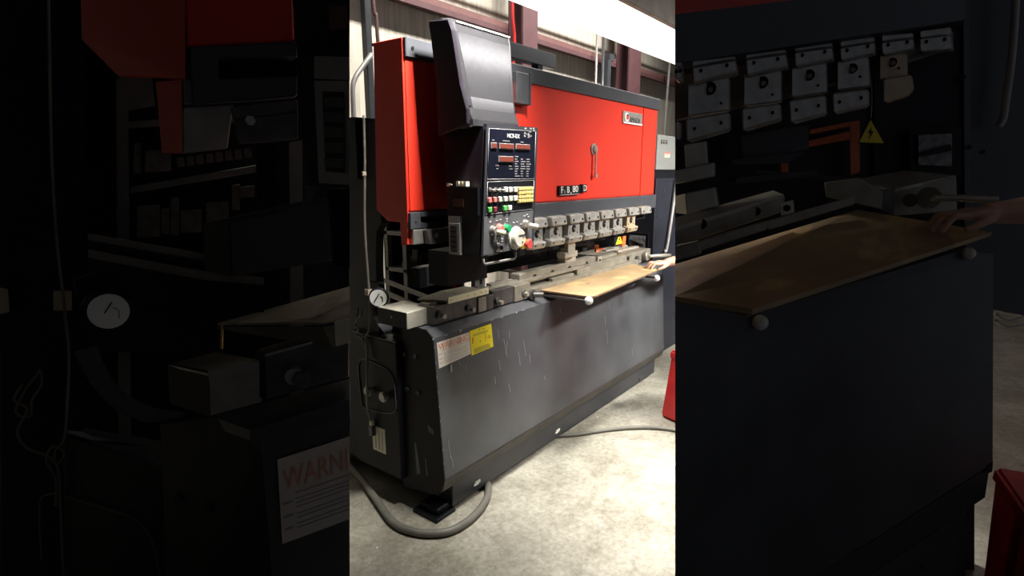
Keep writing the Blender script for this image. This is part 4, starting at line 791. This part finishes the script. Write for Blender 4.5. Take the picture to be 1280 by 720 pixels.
('R','S','body','holder','punch_holder#0',[(-0.337,-1.196,1.874),(-0.207,-1.258,1.9),(-0.203,-1.263,1.817),(-0.334,-1.2,1.794)],(0.049,0.01,0.0),0.002),
('R','C','bolt','black','punch_holder#0',[(-0.27,-1.23,1.867)],(0.0166,(-0.95,-0.311,-0.0),0.006),0),
('R','C','bolt','steel','punch_holder#0',[(-0.274,-1.234,1.864)],(0.0066,(-0.951,-0.31,-0.0),0.005),6),
('R','C','screw','black','punch_holder#0',[(-0.286,-1.209,1.822)],(0.0036,(-0.945,-0.328,-0.0),0.003),0),
('R','C','screw','black','punch_holder#0',[(-0.25,-1.256,1.83)],(0.0036,(-0.956,-0.295,-0.0),0.003),0),
('R','C','screw','black','punch_holder#0',[(-0.339,-1.228,1.903)],(0.0047,(-0.946,-0.325,-0.0),0.003),0),
('R','C','screw','black','punch_holder#0',[(-0.343,-1.222,1.761)],(0.0047,(-0.943,-0.334,-0.0),0.003),0),
('R','C','screw','black','punch_holder#0',[(-0.257,-1.266,1.923)],(0.0048,(-0.958,-0.286,-0.0),0.003),0),
('R','C','screw','black','punch_holder#0',[(-0.259,-1.262,1.779)],(0.0049,(-0.956,-0.295,-0.0),0.003),0),
('R','S','upper_clamp','holder','punch_holder#1',[(-0.176,-1.287,1.972),(-0.042,-1.356,1.995),(-0.041,-1.357,1.975),(-0.174,-1.289,1.948)],(0.06,0.008,0.0),0.004),
('R','S','upper_clamp','holder','punch_holder#1',[(-0.195,-1.295,1.944),(-0.062,-1.362,1.971),(-0.055,-1.368,1.938),(-0.188,-1.3,1.904)],(0.069,0.009,0.0),0.004),
('R','S','lower_clamp','holder','punch_holder#1',[(-0.192,-1.293,1.821),(-0.063,-1.359,1.842),(-0.058,-1.364,1.795),(-0.186,-1.298,1.76)],(0.059,0.008,0.0),0.006),
('R','S','body','holder','punch_holder#1',[(-0.157,-1.283,1.912),(-0.033,-1.347,1.932),(-0.029,-1.353,1.85),(-0.153,-1.288,1.83)],(0.05,0.007,0.0),0.002),
('R','C','bolt','black','punch_holder#1',[(-0.097,-1.316,1.895)],(0.0161,(-0.972,-0.234,-0.0),0.006),0),
('R','C','bolt','steel','punch_holder#1',[(-0.101,-1.32,1.892)],(0.007,(-0.973,-0.233,-0.0),0.005),6),
('R','C','screw','black','punch_holder#1',[(-0.111,-1.297,1.856)],(0.0037,(-0.969,-0.248,-0.0),0.003),0),
('R','C','screw','black','punch_holder#1',[(-0.078,-1.341,1.863)],(0.0037,(-0.976,-0.22,-0.0),0.003),0),
('R','C','screw','black','punch_holder#1',[(-0.169,-1.309,1.937)],(0.005,(-0.969,-0.247,-0.0),0.003),0),
('R','C','screw','black','punch_holder#1',[(-0.166,-1.308,1.796)],(0.005,(-0.968,-0.253,-0.0),0.003),0),
('R','C','screw','black','punch_holder#1',[(-0.09,-1.349,1.954)],(0.0051,(-0.977,-0.212,-0.0),0.003),0),
('R','C','screw','black','punch_holder#1',[(-0.089,-1.348,1.813)],(0.0051,(-0.976,-0.22,-0.0),0.003),0),
('R','S','upper_clamp','holder','punch_holder#2',[(-0.012,-1.371,2.005),(0.119,-1.443,2.026),(0.12,-1.445,2.007),(-0.011,-1.373,1.981)],(0.06,0.004,0.0),0.004),
('R','S','upper_clamp','holder','punch_holder#2',[(-0.033,-1.378,1.977),(0.098,-1.448,2.003),(0.103,-1.453,1.972),(-0.028,-1.382,1.94)],(0.07,0.005,0.0),0.004),
('R','S','lower_clamp','holder','punch_holder#2',[(-0.033,-1.375,1.85),(0.095,-1.445,1.873),(0.099,-1.45,1.817),(-0.024,-1.383,1.787)],(0.06,0.004,0.0),0.006),
('R','S','body','holder','punch_holder#2',[(0.005,-1.367,1.942),(0.125,-1.433,1.965),(0.131,-1.441,1.884),(0.01,-1.373,1.863)],(0.05,0.004,0.0),0.002),
('R','C','bolt','black','punch_holder#2',[(0.063,-1.402,1.926)],(0.0154,(-0.986,-0.169,-0.0),0.006),0),
('R','C','bolt','steel','punch_holder#2',[(0.058,-1.405,1.923)],(0.0073,(-0.986,-0.168,-0.0),0.005),6),
('R','C','screw','black','punch_holder#2',[(0.049,-1.384,1.892)],(0.0039,(-0.983,-0.181,-0.0),0.003),0),
('R','C','screw','black','punch_holder#2',[(0.08,-1.425,1.898)],(0.0039,(-0.988,-0.157,-0.0),0.003),0),
('R','C','screw','black','punch_holder#2',[(-0.007,-1.393,1.971)],(0.0052,(-0.984,-0.178,-0.0),0.003),0),
('R','C','screw','black','punch_holder#2',[(-0.007,-1.391,1.824)],(0.0052,(-0.982,-0.186,-0.0),0.003),0),
('R','C','screw','black','punch_holder#2',[(0.071,-1.435,1.987)],(0.0053,(-0.989,-0.148,-0.0),0.003),0),
('R','C','screw','black','punch_holder#2',[(0.07,-1.433,1.84)],(0.0053,(-0.988,-0.156,-0.0),0.003),0),
('R','S','upper_clamp','holder','punch_holder#3',[(0.147,-1.459,2.029),(0.272,-1.53,2.052),(0.273,-1.532,2.035),(0.149,-1.461,2.008)],(0.06,0.001,0.0),0.004),
('R','S','upper_clamp','holder','punch_holder#3',[(0.126,-1.464,2.004),(0.25,-1.535,2.031),(0.252,-1.538,2.003),(0.131,-1.469,1.97)],(0.07,0.001,0.0),0.004),
('R','S','lower_clamp','holder','punch_holder#3',[(0.117,-1.458,1.879),(0.248,-1.533,1.9),(0.252,-1.538,1.849),(0.127,-1.466,1.82)],(0.06,0.001,0.0),0.006),
('R','S','body','holder','punch_holder#3',[(0.165,-1.456,1.974),(0.276,-1.52,1.995),(0.288,-1.532,1.912),(0.171,-1.463,1.893)],(0.05,0.001,0.0),0.002),
('R','C','bolt','black','punch_holder#3',[(0.217,-1.489,1.956)],(0.0145,(-0.994,-0.112,-0.0),0.006),0),
('R','C','bolt','steel','punch_holder#3',[(0.212,-1.492,1.952)],(0.0076,(-0.994,-0.111,-0.0),0.005),6),
('R','C','screw','black','punch_holder#3',[(0.204,-1.472,1.928)],(0.0041,(-0.993,-0.122,-0.0),0.003),0),
('R','C','screw','black','punch_holder#3',[(0.233,-1.51,1.933)],(0.0041,(-0.995,-0.102,-0.0),0.003),0),
('R','C','screw','black','punch_holder#3',[(0.15,-1.479,1.998)],(0.0055,(-0.993,-0.118,-0.0),0.003),0),
('R','C','screw','black','punch_holder#3',[(0.144,-1.475,1.854)],(0.0054,(-0.992,-0.128,-0.0),0.003),0),
('R','C','screw','black','punch_holder#3',[(0.224,-1.521,2.016)],(0.0056,(-0.996,-0.092,-0.0),0.003),0),
('R','C','screw','black','punch_holder#3',[(0.222,-1.52,1.87)],(0.0056,(-0.995,-0.1,-0.0),0.003),0),
('R','S','upper_clamp','holder','punch_holder#4',[(0.298,-1.546,2.059),(0.415,-1.616,2.077),(0.416,-1.618,2.06),(0.3,-1.548,2.038)],(0.06,-0.002,0.0),0.004),
('R','S','upper_clamp','holder','punch_holder#4',[(0.276,-1.55,2.033),(0.392,-1.62,2.055),(0.398,-1.625,2.027),(0.282,-1.556,1.999)],(0.07,-0.002,0.0),0.004),
('R','S','lower_clamp','tan','punch_holder#4',[(0.302,-1.564,1.932),(0.404,-1.625,1.953),(0.417,-1.635,1.91),(0.391,-1.621,1.885),(0.308,-1.571,1.861)],(0.06,-0.002,0.0),0.006),
('R','S','body','tan','punch_holder#4',[(0.32,-1.546,2.003),(0.419,-1.606,2.018),(0.425,-1.614,1.947),(0.325,-1.553,1.933)],(0.05,-0.001,0.0),0.002),
('R','C','bolt','black','punch_holder#4',[(0.364,-1.576,1.985)],(0.0134,(-0.998,-0.062,-0.0),0.006),0),
('R','C','bolt','steel','punch_holder#4',[(0.359,-1.579,1.982)],(0.0079,(-0.998,-0.061,-0.0),0.005),6),
('R','C','screw','black','punch_holder#4',[(0.353,-1.561,1.965)],(0.0042,(-0.998,-0.07,-0.0),0.003),0),
('R','C','screw','black','punch_holder#4',[(0.379,-1.594,1.968)],(0.0042,(-0.999,-0.054,-0.0),0.003),0),
('R','C','screw','black','punch_holder#4',[(0.299,-1.565,2.027)],(0.0057,(-0.998,-0.067,-0.0),0.003),0),
('R','C','screw','black','punch_holder#4',[(0.369,-1.607,2.041)],(0.0057,(-0.999,-0.044,-0.0),0.003),0),
('R','S','upper_clamp','holder','punch_holder#5',[(0.442,-1.632,2.085),(0.559,-1.705,2.108),(0.561,-1.708,2.083),(0.444,-1.635,2.061)],(0.06,-0.004,0.0),0.004),
('R','S','upper_clamp','holder','punch_holder#5',[(0.42,-1.636,2.057),(0.537,-1.708,2.079),(0.547,-1.717,2.039),(0.423,-1.641,2.02)],(0.07,-0.005,0.0),0.004),
('R','C','screw','black','punch_holder#5',[(0.443,-1.652,2.049)],(0.0058,(-1.0,-0.021,-0.0),0.003),0),
('R','C','screw','black','punch_holder#5',[(0.513,-1.695,2.062)],(0.0059,(-1.0,-0.001,-0.0),0.003),0),
('R','S','upper_clamp','holder','punch_holder#6',[(-0.398,-1.183,1.923),(-0.378,-1.192,1.929),(-0.378,-1.193,1.911),(-0.397,-1.184,1.905)],(0.058,0.015,0.0),0.004),
('R','S','upper_clamp','holder','punch_holder#6',[(-0.417,-1.192,1.902),(-0.397,-1.2,1.908),(-0.396,-1.201,1.88),(-0.416,-1.193,1.873)],(0.068,0.018,0.0),0.004),
('R','S','lower_clamp','holder','punch_holder#6',[(-0.403,-1.194,1.776),(-0.39,-1.199,1.779),(-0.389,-1.201,1.737),(-0.401,-1.196,1.731)],(0.058,0.015,0.0),0.006),
('R','C','screw','black','punch_holder#6',[(-0.413,-1.194,1.894)],(0.0046,(-0.933,-0.361,-0.0),0.003),0),
('R','C','screw','black','punch_holder#6',[(-0.402,-1.199,1.897)],(0.0046,(-0.935,-0.355,-0.0),0.003),0),
('R','S','punch','lightsteel',None,[(-0.351,-1.2,1.721),(-0.317,-1.245,1.731),(-0.311,-1.252,1.657),(-0.345,-1.207,1.647)],(0.039,0.009,0.0),0.003),
('R','S','punch_foot','lightsteel',None,[(-0.382,-1.192,1.655),(-0.322,-1.271,1.676),(-0.32,-1.273,1.639),(-0.38,-1.194,1.62)],(0.049,0.011,0.0),0.003),
('BK','S','die_block','lightsteel',None,[(-0.354,-1.212,1.595),(-0.308,-1.273,1.612),(-0.3,-1.282,1.562),(-0.35,-1.218,1.541)],(0.049,0.011,0.0),0.003),
('BK','S','die_block','lightsteel',None,[(-0.331,-1.176,1.587),(-0.352,-1.211,1.595),(-0.354,-1.219,1.541),(-0.331,-1.181,1.542)],(0.019,0.005,0.0),0),
('R','S','die_rail','rail',None,[(-0.46,-1.232,1.516),(-0.055,-1.391,1.584),(-0.049,-1.395,1.54),(-0.459,-1.234,1.465)],(0.049,0.009,0.0),0.003),
('R','S','die_rail','lightsteel',None,[(-0.416,-1.213,1.536),(-0.021,-1.352,1.598),(-0.055,-1.39,1.588),(-0.464,-1.233,1.516)],(0,0,-0.01),0),
('R','C','rail_hole','black',None,[(-0.368,-1.266,1.519)],(0.0135,(-0.946,-0.323,-0.0),0.004),0),
('R','C','rail_hole','black',None,[(-0.165,-1.346,1.544)],(0.0123,(-0.97,-0.243,-0.0),0.004),0),
('R','C','hole_bolt','darksteel',None,[(-0.363,-1.271,1.515)],(0.0062,(-0.948,-0.32,-0.0),0.004),0),
('R','C','hole_bolt','darksteel',None,[(-0.159,-1.351,1.542)],(0.0058,(-0.971,-0.24,-0.0),0.004),0),
('R','S','die_clamp','rail',None,[(-0.46,-1.291,1.484),(-0.215,-1.387,1.523),(-0.213,-1.389,1.498),(-0.451,-1.295,1.459)],(0.039,0.007,0.0),0.003),
('R','S','die_clamp','rail',None,[(-0.549,-1.269,1.479),(-0.517,-1.312,1.491),(-0.512,-1.318,1.46),(-0.548,-1.271,1.445)],(0.039,0.01,0.0),0.003),
('R','S','die_clamp','rail',None,[(-0.177,-1.378,1.52),(0.143,-1.539,1.579),(0.151,-1.544,1.555),(-0.17,-1.383,1.494)],(0.04,0.003,0.0),0.003),
('R','S','rail_bracket','lightsteel',None,[(-0.157,-1.404,1.568),(-0.137,-1.431,1.577),(-0.133,-1.436,1.542),(-0.154,-1.408,1.533)],(0.02,0.002,0.0),0.002),
('R','C','rail_hole','black',None,[(-0.147,-1.421,1.555)],(0.0088,(-0.98,-0.199,-0.0),0.004),0),
('R','S','vise_block','rail',None,[(0.357,-1.626,1.599),(0.547,-1.775,1.639),(0.56,-1.791,1.524),(0.364,-1.635,1.513)],(0.05,-0.003,0.0),0.003),
('R','S','vise_block','lightsteel',None,[(0.398,-1.489,1.622),(0.594,-1.631,1.657),(0.553,-1.775,1.641),(0.351,-1.626,1.599)],(0,0,-0.01),0),
('R','S','vise_jaw','rail',None,[(0.181,-1.452,1.62),(0.223,-1.536,1.634),(0.257,-1.601,1.591),(0.261,-1.606,1.537),(0.186,-1.46,1.575)],(0.04,0.001,0.0),0.003),
('R','S','vise_jaw','darksteel',None,[(0.289,-1.593,1.595),(0.315,-1.628,1.602),(0.322,-1.638,1.515),(0.297,-1.604,1.53)],(0.04,-0.001,0.0),0.002),
('R','C','vise_knob','rail',None,[(0.383,-1.717,1.573)],(0.033,(-1.0,-0.018,-0.0),0.03),0),
('R','C','vise_knob','darksteel',None,[(0.349,-1.672,1.565)],(0.0203,(-0.999,-0.04,-0.0),0.02),0),
('R','T','clamp_rod','lightsteel',None,[(0.35,-1.724,1.574),(0.379,-1.794,1.573),(0.421,-1.883,1.569)],0.011,0),
('R','S','front_panel','bedgrey',None,[(-0.591,-1.293,1.363),(-0.375,-1.395,1.292),(0.378,-1.822,1.418),(0.498,-1.901,1.396),(0.568,-1.995,0.678),(-0.556,-1.338,0.362)],(0.04,0.001,0.0),0),
('R','S','panel_hem','hem',None,[(-0.546,-1.335,0.347),(0.57,-1.989,0.664),(0.562,-1.991,0.551),(-0.542,-1.341,0.229)],(0.04,0.002,0.0),0),
('R','S','base','bedgrey',None,[(-0.512,-1.33,0.201),(0.53,-1.947,0.495),(0.571,-2.005,0.0),(-0.505,-1.34,0.0)],(0.06,0.004,0.0),0),
('R','S','hem_cap','black',None,[(0.535,-1.975,0.677),(0.564,-1.995,0.683),(0.564,-1.997,0.648),(0.542,-1.982,0.647)],(0.02,-0.002,0.0),0),
('R','C','base_slot','black',None,[(0.347,-1.836,0.344)],(0.012,(-1.0,-0.03,-0.0),0.004),0),
('R','B','ball_support','ballwhite',None,[(-0.349,-1.425,1.277)],0.0199,0),
('R','T','support_stem','darksteel',None,[(-0.335,-1.394,1.269),(-0.349,-1.425,1.277)],0.006,0),
('R','B','ball_support','ballwhite',None,[(0.375,-1.836,1.407)],0.0184,0),
('R','T','support_stem','darksteel',None,[(0.392,-1.81,1.403),(0.375,-1.836,1.407)],0.006,0),
('PL','S','plywood_board','board',None,[(-0.334,-1.189,1.402),(0.251,-1.543,1.535),(0.423,-1.884,1.472),(-0.612,-1.468,1.369),(-0.623,-1.305,1.377)],(0,0,-0.012),0),
('MK','S','board_mark','black',None,[(-0.375,-1.366,1.417),(-0.34,-1.388,1.416),(-0.345,-1.389,1.413),(-0.372,-1.37,1.412)],(0,0,-0.0003),0),
('W0','T','wire_bundle','conduit',None,[(1.009,-1.96,1.143),(1.112,-2.014,1.105),(1.248,-2.109,1.152)],0.006,0),
('W1','T','wire_bundle','conduit',None,[(1.012,-1.965,1.111),(1.116,-2.019,1.072),(1.252,-2.115,1.112)],0.006,0),
('W2','T','wire_bundle','conduit',None,[(1.015,-1.968,1.085),(1.119,-2.022,1.045),(1.258,-2.122,1.065)],0.006,0),
]
def lerp(a, b, t): return Vector(a)*(1-t)+Vector(b)*t
roots = {}
roots['L'] = thing('press_brake', (-1.0, .3, 0), 'added dim copy of the red press left end filling the left third of the picture', 'machine')
roots['R'] = thing('press_brake', (.1, -1.4, 0), 'added dim copy of the red press right end filling the right third of the picture', 'machine')
roots['LR'] = thing('storage_rack', (-.95, .4, 0), 'dim tool rack behind the red hood at the far left', 'rack')
roots['OR'] = thing('orange_frame', (.3, -1.1, 1.0), 'dim orange frame behind the punch holders of the right press', 'rack')
roots['TR'] = thing('warning_triangle', (.2, -1.3, 1.5), 'dim yellow warning triangle hanging in the right third of the picture', 'sign')
LAB = {'PL': ('dim brown sheet lying on the front of the right press under the dark hand', 'sheet'),
       'SH': ('dim tan sheet lying on the bed of the left press, topmost', 'sheet'), 'SI': ('dim dark sheet under the tan one on the left press', 'sheet'),
       'RU': ('dim cream ruler end at the edge of the sheets on the left press', 'ruler'), 'SI2': ('thin brass stud under the sheets on the left press', 'stud'),
       'BK': ('dim steel block on the die rail of the right press', 'block'),
       'W0': ('uppermost dim cable right of the right press', 'cable'), 'W1': ('middle dim cable right of the right press', 'cable'), 'W2': ('lowest dim cable right of the right press', 'cable')}
def build(kind, name, m, parent, pts, a, b):
    if kind == 'S':
        e = Vector(a)
        if e.length < 1e-6: e = Vector((0, .004, 0))
        return M().prism(pts, e, b).done(name, m, parent)
    if kind == 'T': return M().tube(pts, a, 8).done(name, m, parent)
    if kind == 'C':
        r, n, ln = a
        return M().cyl(Vector(pts[0])-Vector(n)*ln*.5, n, r, ln*1.5, seg=b or 24).done(name, m, parent)
    if kind == 'B': return M().sphere(pts[0], a).done(name, m, parent)
def plane_frame(o): pass
made = {}
for side, kind, name, m, par, pts, a, b in FRAG:
    if side in ('MK',): 
        build(kind, name, 'ink', made['PL'], pts, a, b); continue
    if side in roots:
        root = roots[side]; parent = root
        if par:
            key_ = (side, par)
            if '#' in par and key_ not in made:
                mean = sum((Vector(p) for p in pts), Vector())/len(pts)
                h = bpy.data.objects.new('punch_holder', None); COL.objects.link(h); h['_w'] = tuple(mean); h.parent = root; h.location = mean-Vector(root['_w']); h.empty_display_size = .02
                made[key_] = h
            parent = made[key_]
        o = build(kind, name, m, parent, pts, a, b)
        if not par: made[(side, name)] = o
        if name == 'warning_sticker' and side == 'L': LSIGN = (o, pts)
    elif side in ('BK', 'SH') and side in made:
        build(kind, 'block_end', m, made[side], pts, a, b)
    else:
        o = build(kind, name, m, None, pts, a, b)
        if side.startswith('LT'): tag(o, 'dim grey die tool on the lower shelf of the far left rack', 'tool', 'die tools on the far left rack')
        elif side.startswith('LU'): tag(o, 'tiny dim die in the row on the upper shelf of the far left rack', 'tool', 'row of small dies on the far left rack')
        else: tag(o, *LAB[side])
        made[side] = o
# print on the left machine's sticker
so, q = LSIGN
q = [Vector(v) for v in q]; ux = (q[1]-q[0]).normalized(); uz = (q[0]-q[3]).normalized(); nn = ux.cross(uz)
if nn.dot(Vector((-.8, -.6, 0))) < 0: nn = -nn
H_ = (q[0]-q[3]).length; W_ = (q[1]-q[0]).length
text('warning_word', 'WARNI', 'faded', so, q[3]+ux*W_*.06+uz*H_*.63+nn*.003, ux, uz, H_*.36, .0003, xs=.57)
mm = M()
for fz in (.55, .48, .43, .38, .30, .25, .18, .13):
    p0 = q[3]+ux*W_*.22+uz*H_*fz+nn*.0015; p1 = q[3]+ux*W_*.97+uz*H_*fz+nn*.0015
    mm.prism([p0, p1, p1+uz*.003, p0+uz*.003], nn*.0006)
for fz in (.46, .30, .15):
    p0 = q[3]+ux*W_*.04+uz*H_*fz+nn*.0015; p1 = q[3]+ux*W_*.17+uz*H_*fz+nn*.0015
    mm.prism([p0, p1, p1+uz*.006, p0+uz*.006], nn*.0006)
mm.done('text_lines', 'greyink', so)

# ------------------------------------------------------------------ people
def chain(m, pts, rs):
    for (p, r), (q, s) in zip(zip(pts, rs), list(zip(pts, rs))[1:]):
        m.tube([p, q], [r, s], 12, False)
    for p, r in zip(pts, rs): m.sphere(p, r, seg=12)
def hand(m, wrist, d, up, roll=1, k=1.0, thumb_side=1):
    d = Vector(d).normalized(); s = d.cross(Vector(up)).normalized(); u = s.cross(d).normalized(); w = Vector(wrist)
    P_ = lambda a, b, c: w+(d*a+s*b+u*c)*k
    for b in (-.030, -.012, .006, .024):
        chain(m, [P_(0, b*.6, 0), P_(.05, b*.9, .006), P_(.088, b, .004)], [.016*k, .016*k, .0125*k])
    for b, L, c0 in ((-.033, .86, -.004), (-.011, 1.0, .0), (.010, .95, .0), (.030, .74, -.004)):
        chain(m, [P_(.088, b, .004), P_(.088+.042*L, b*1.1, .010), P_(.088+.068*L, b*1.15, -.010), P_(.088+.082*L, b*1.15, -.028)], [.0115*k, .0098*k, .0088*k, .0075*k])
    t = thumb_side
    chain(m, [P_(.015, -.028*t, -.006), P_(.05, -.052*t, -.012), P_(.082, -.062*t, -.020), P_(.108, -.058*t, -.028)], [.017*k, .0135*k, .0108*k, .0085*k])
def remesh(m, name, mt, vox, parent=None, smooth=6):
    o = m.done(name, mt, parent)
    md = o.modifiers.new('r', 'REMESH'); md.mode = 'VOXEL'; md.voxel_size = vox; md.use_smooth_shade = True
    sm = o.modifiers.new('s', 'SMOOTH'); sm.iterations = smooth; sm.factor = .5
    dg = bpy.context.evaluated_depsgraph_get(); me = bpy.data.meshes.new_from_object(o.evaluated_get(dg))
    o.modifiers.clear(); o.data = me; me.materials.clear(); me.materials.append(MATS[mt])
    for p in me.polygons: p.use_smooth = True
    return o
def person(base, face, wrist, hdir, hup, elbow, side, label, thumb_side):
    base = Vector(base); f = Vector(face).normalized(); r = f.cross(Vector(Z)); R_ = lambda a, b, c: base+r*a+f*b+Vector((0, 0, c))
    m = M(); cl = M(); tr = M()
    chain(m, [R_(0, 0, 1.42), R_(0, .01, 1.53)], [.058, .052])
    m.sphere(R_(0, .02, 1.63), .1, (.80, .95, 1.18)); m.sphere(R_(0, .03, 1.57), .065, (.85, .95, 1))
    m.sphere(R_(0, .115, 1.615), .016, (.9, 1.1, 1.6)); m.sphere(R_(-.078, .01, 1.62), .022, (.5, .9, 1.4)); m.sphere(R_(.078, .01, 1.62), .022, (.5, .9, 1.4))
    for s in (-1, 1):
        chain(m, [R_(.09*s, 0, .92), R_(.10*s, .01, .50), R_(.105*s, -.01, .09)], [.085, .058, .042])
        chain(m, [R_(.105*s, -.02, .045), R_(.11*s, .14, .04)], [.045, .035])
        chain(tr, [R_(.09*s, 0, .93), R_(.10*s, .01, .50), R_(.105*s, -.01, .11)], [.105, .078, .062])
    chain(m, [R_(0, 0, .95), R_(0, 0, 1.15), R_(0, 0, 1.33)], [.13, .125, .13]); chain(m, [R_(-.15, 0, 1.38), R_(.15, 0, 1.38)], [.065, .065])
    chain(cl, [R_(0, 0, .93), R_(0, 0, 1.15), R_(0, 0, 1.33)], [.16, .15, .155]); chain(cl, [R_(-.17, 0, 1.375), R_(.17, 0, 1.375)], [.08, .08])
    sh = R_(.18*side, .0, 1.375); el = Vector(elbow); w = Vector(wrist)
    chain(m, [sh, el, lerp(el, w, .35), w], [.052, .043, .046, .030]); chain(cl, [sh, lerp(sh, el, .55)], [.070, .062])
    hand(m, w, hdir, hup, thumb_side=thumb_side)
    so_ = R_(-.2*side, 0, 1.375); eo = R_(-.25*side, -.02, 1.10); wo = R_(-.25*side, .06, .86)
    chain(m, [so_, eo, wo], [.05, .042, .028]); chain(cl, [so_, lerp(so_, eo, .55)], [.068, .062]); hand(m, wo, (0, 0, -1), r*-side)
    o = remesh(m, 'person', 'skin', .0036); tag(o, label, 'person')
    remesh(cl, 'shirt', 'cloth', .012, o); remesh(tr, 'trousers', 'denim', .012, o)
    h = M().sphere(R_(0, .0, 1.665), .1, (.86, 1.0, 1.05)); h.done('hair', 'hair', o)
person((2.72, -.72, 0), (-1, .25, 0), (2.055, -.20, 1.012), (-.86, .51, -.05), (0, 0, 1), (2.30, -.40, 1.07), 1, 'person at the right end of the red press resting one hand on the tan sheet', 1)
person((.15, -2.5, 0), (.2, 1, 0), (.30, -1.865, 1.535), (-.60, .79, -.12), (0, 0, 1), (.46, -2.06, 1.555), -1, 'person at the right edge of the picture resting one hand on the dim brown sheet', 1)  # second person, added with the right press copy

# ------------------------------------------------------------------ camera, world, view
sc = bpy.context.scene
cam = bpy.data.cameras.new('camera'); co = bpy.data.objects.new('camera', cam); COL.objects.link(co)
yaw = math.atan2(.606, .795); pit = math.radians(11.5)
co.location = (-1.84, -1.77, 1.65); co.rotation_euler = (PI/2-pit, 0, yaw-PI/2)
cam.sensor_width = 36; cam.lens = 710/1280*36; cam.clip_start = .02
sc.camera = co
w = bpy.data.worlds.new('world'); sc.world = w; w.use_nodes = True
w.node_tree.nodes['Background'].inputs['Color'].default_value = (.8, .85, 1, 1); w.node_tree.nodes['Background'].inputs['Strength'].default_value = .052
sc.view_settings.view_transform = 'Standard'; sc.view_settings.look = 'None'; sc.view_settings.gamma = 1; sc.view_settings.use_curve_mapping = False
sc.view_settings.exposure = 0.6
for o in bpy.data.objects:
    if '_w' in o: del o['_w']
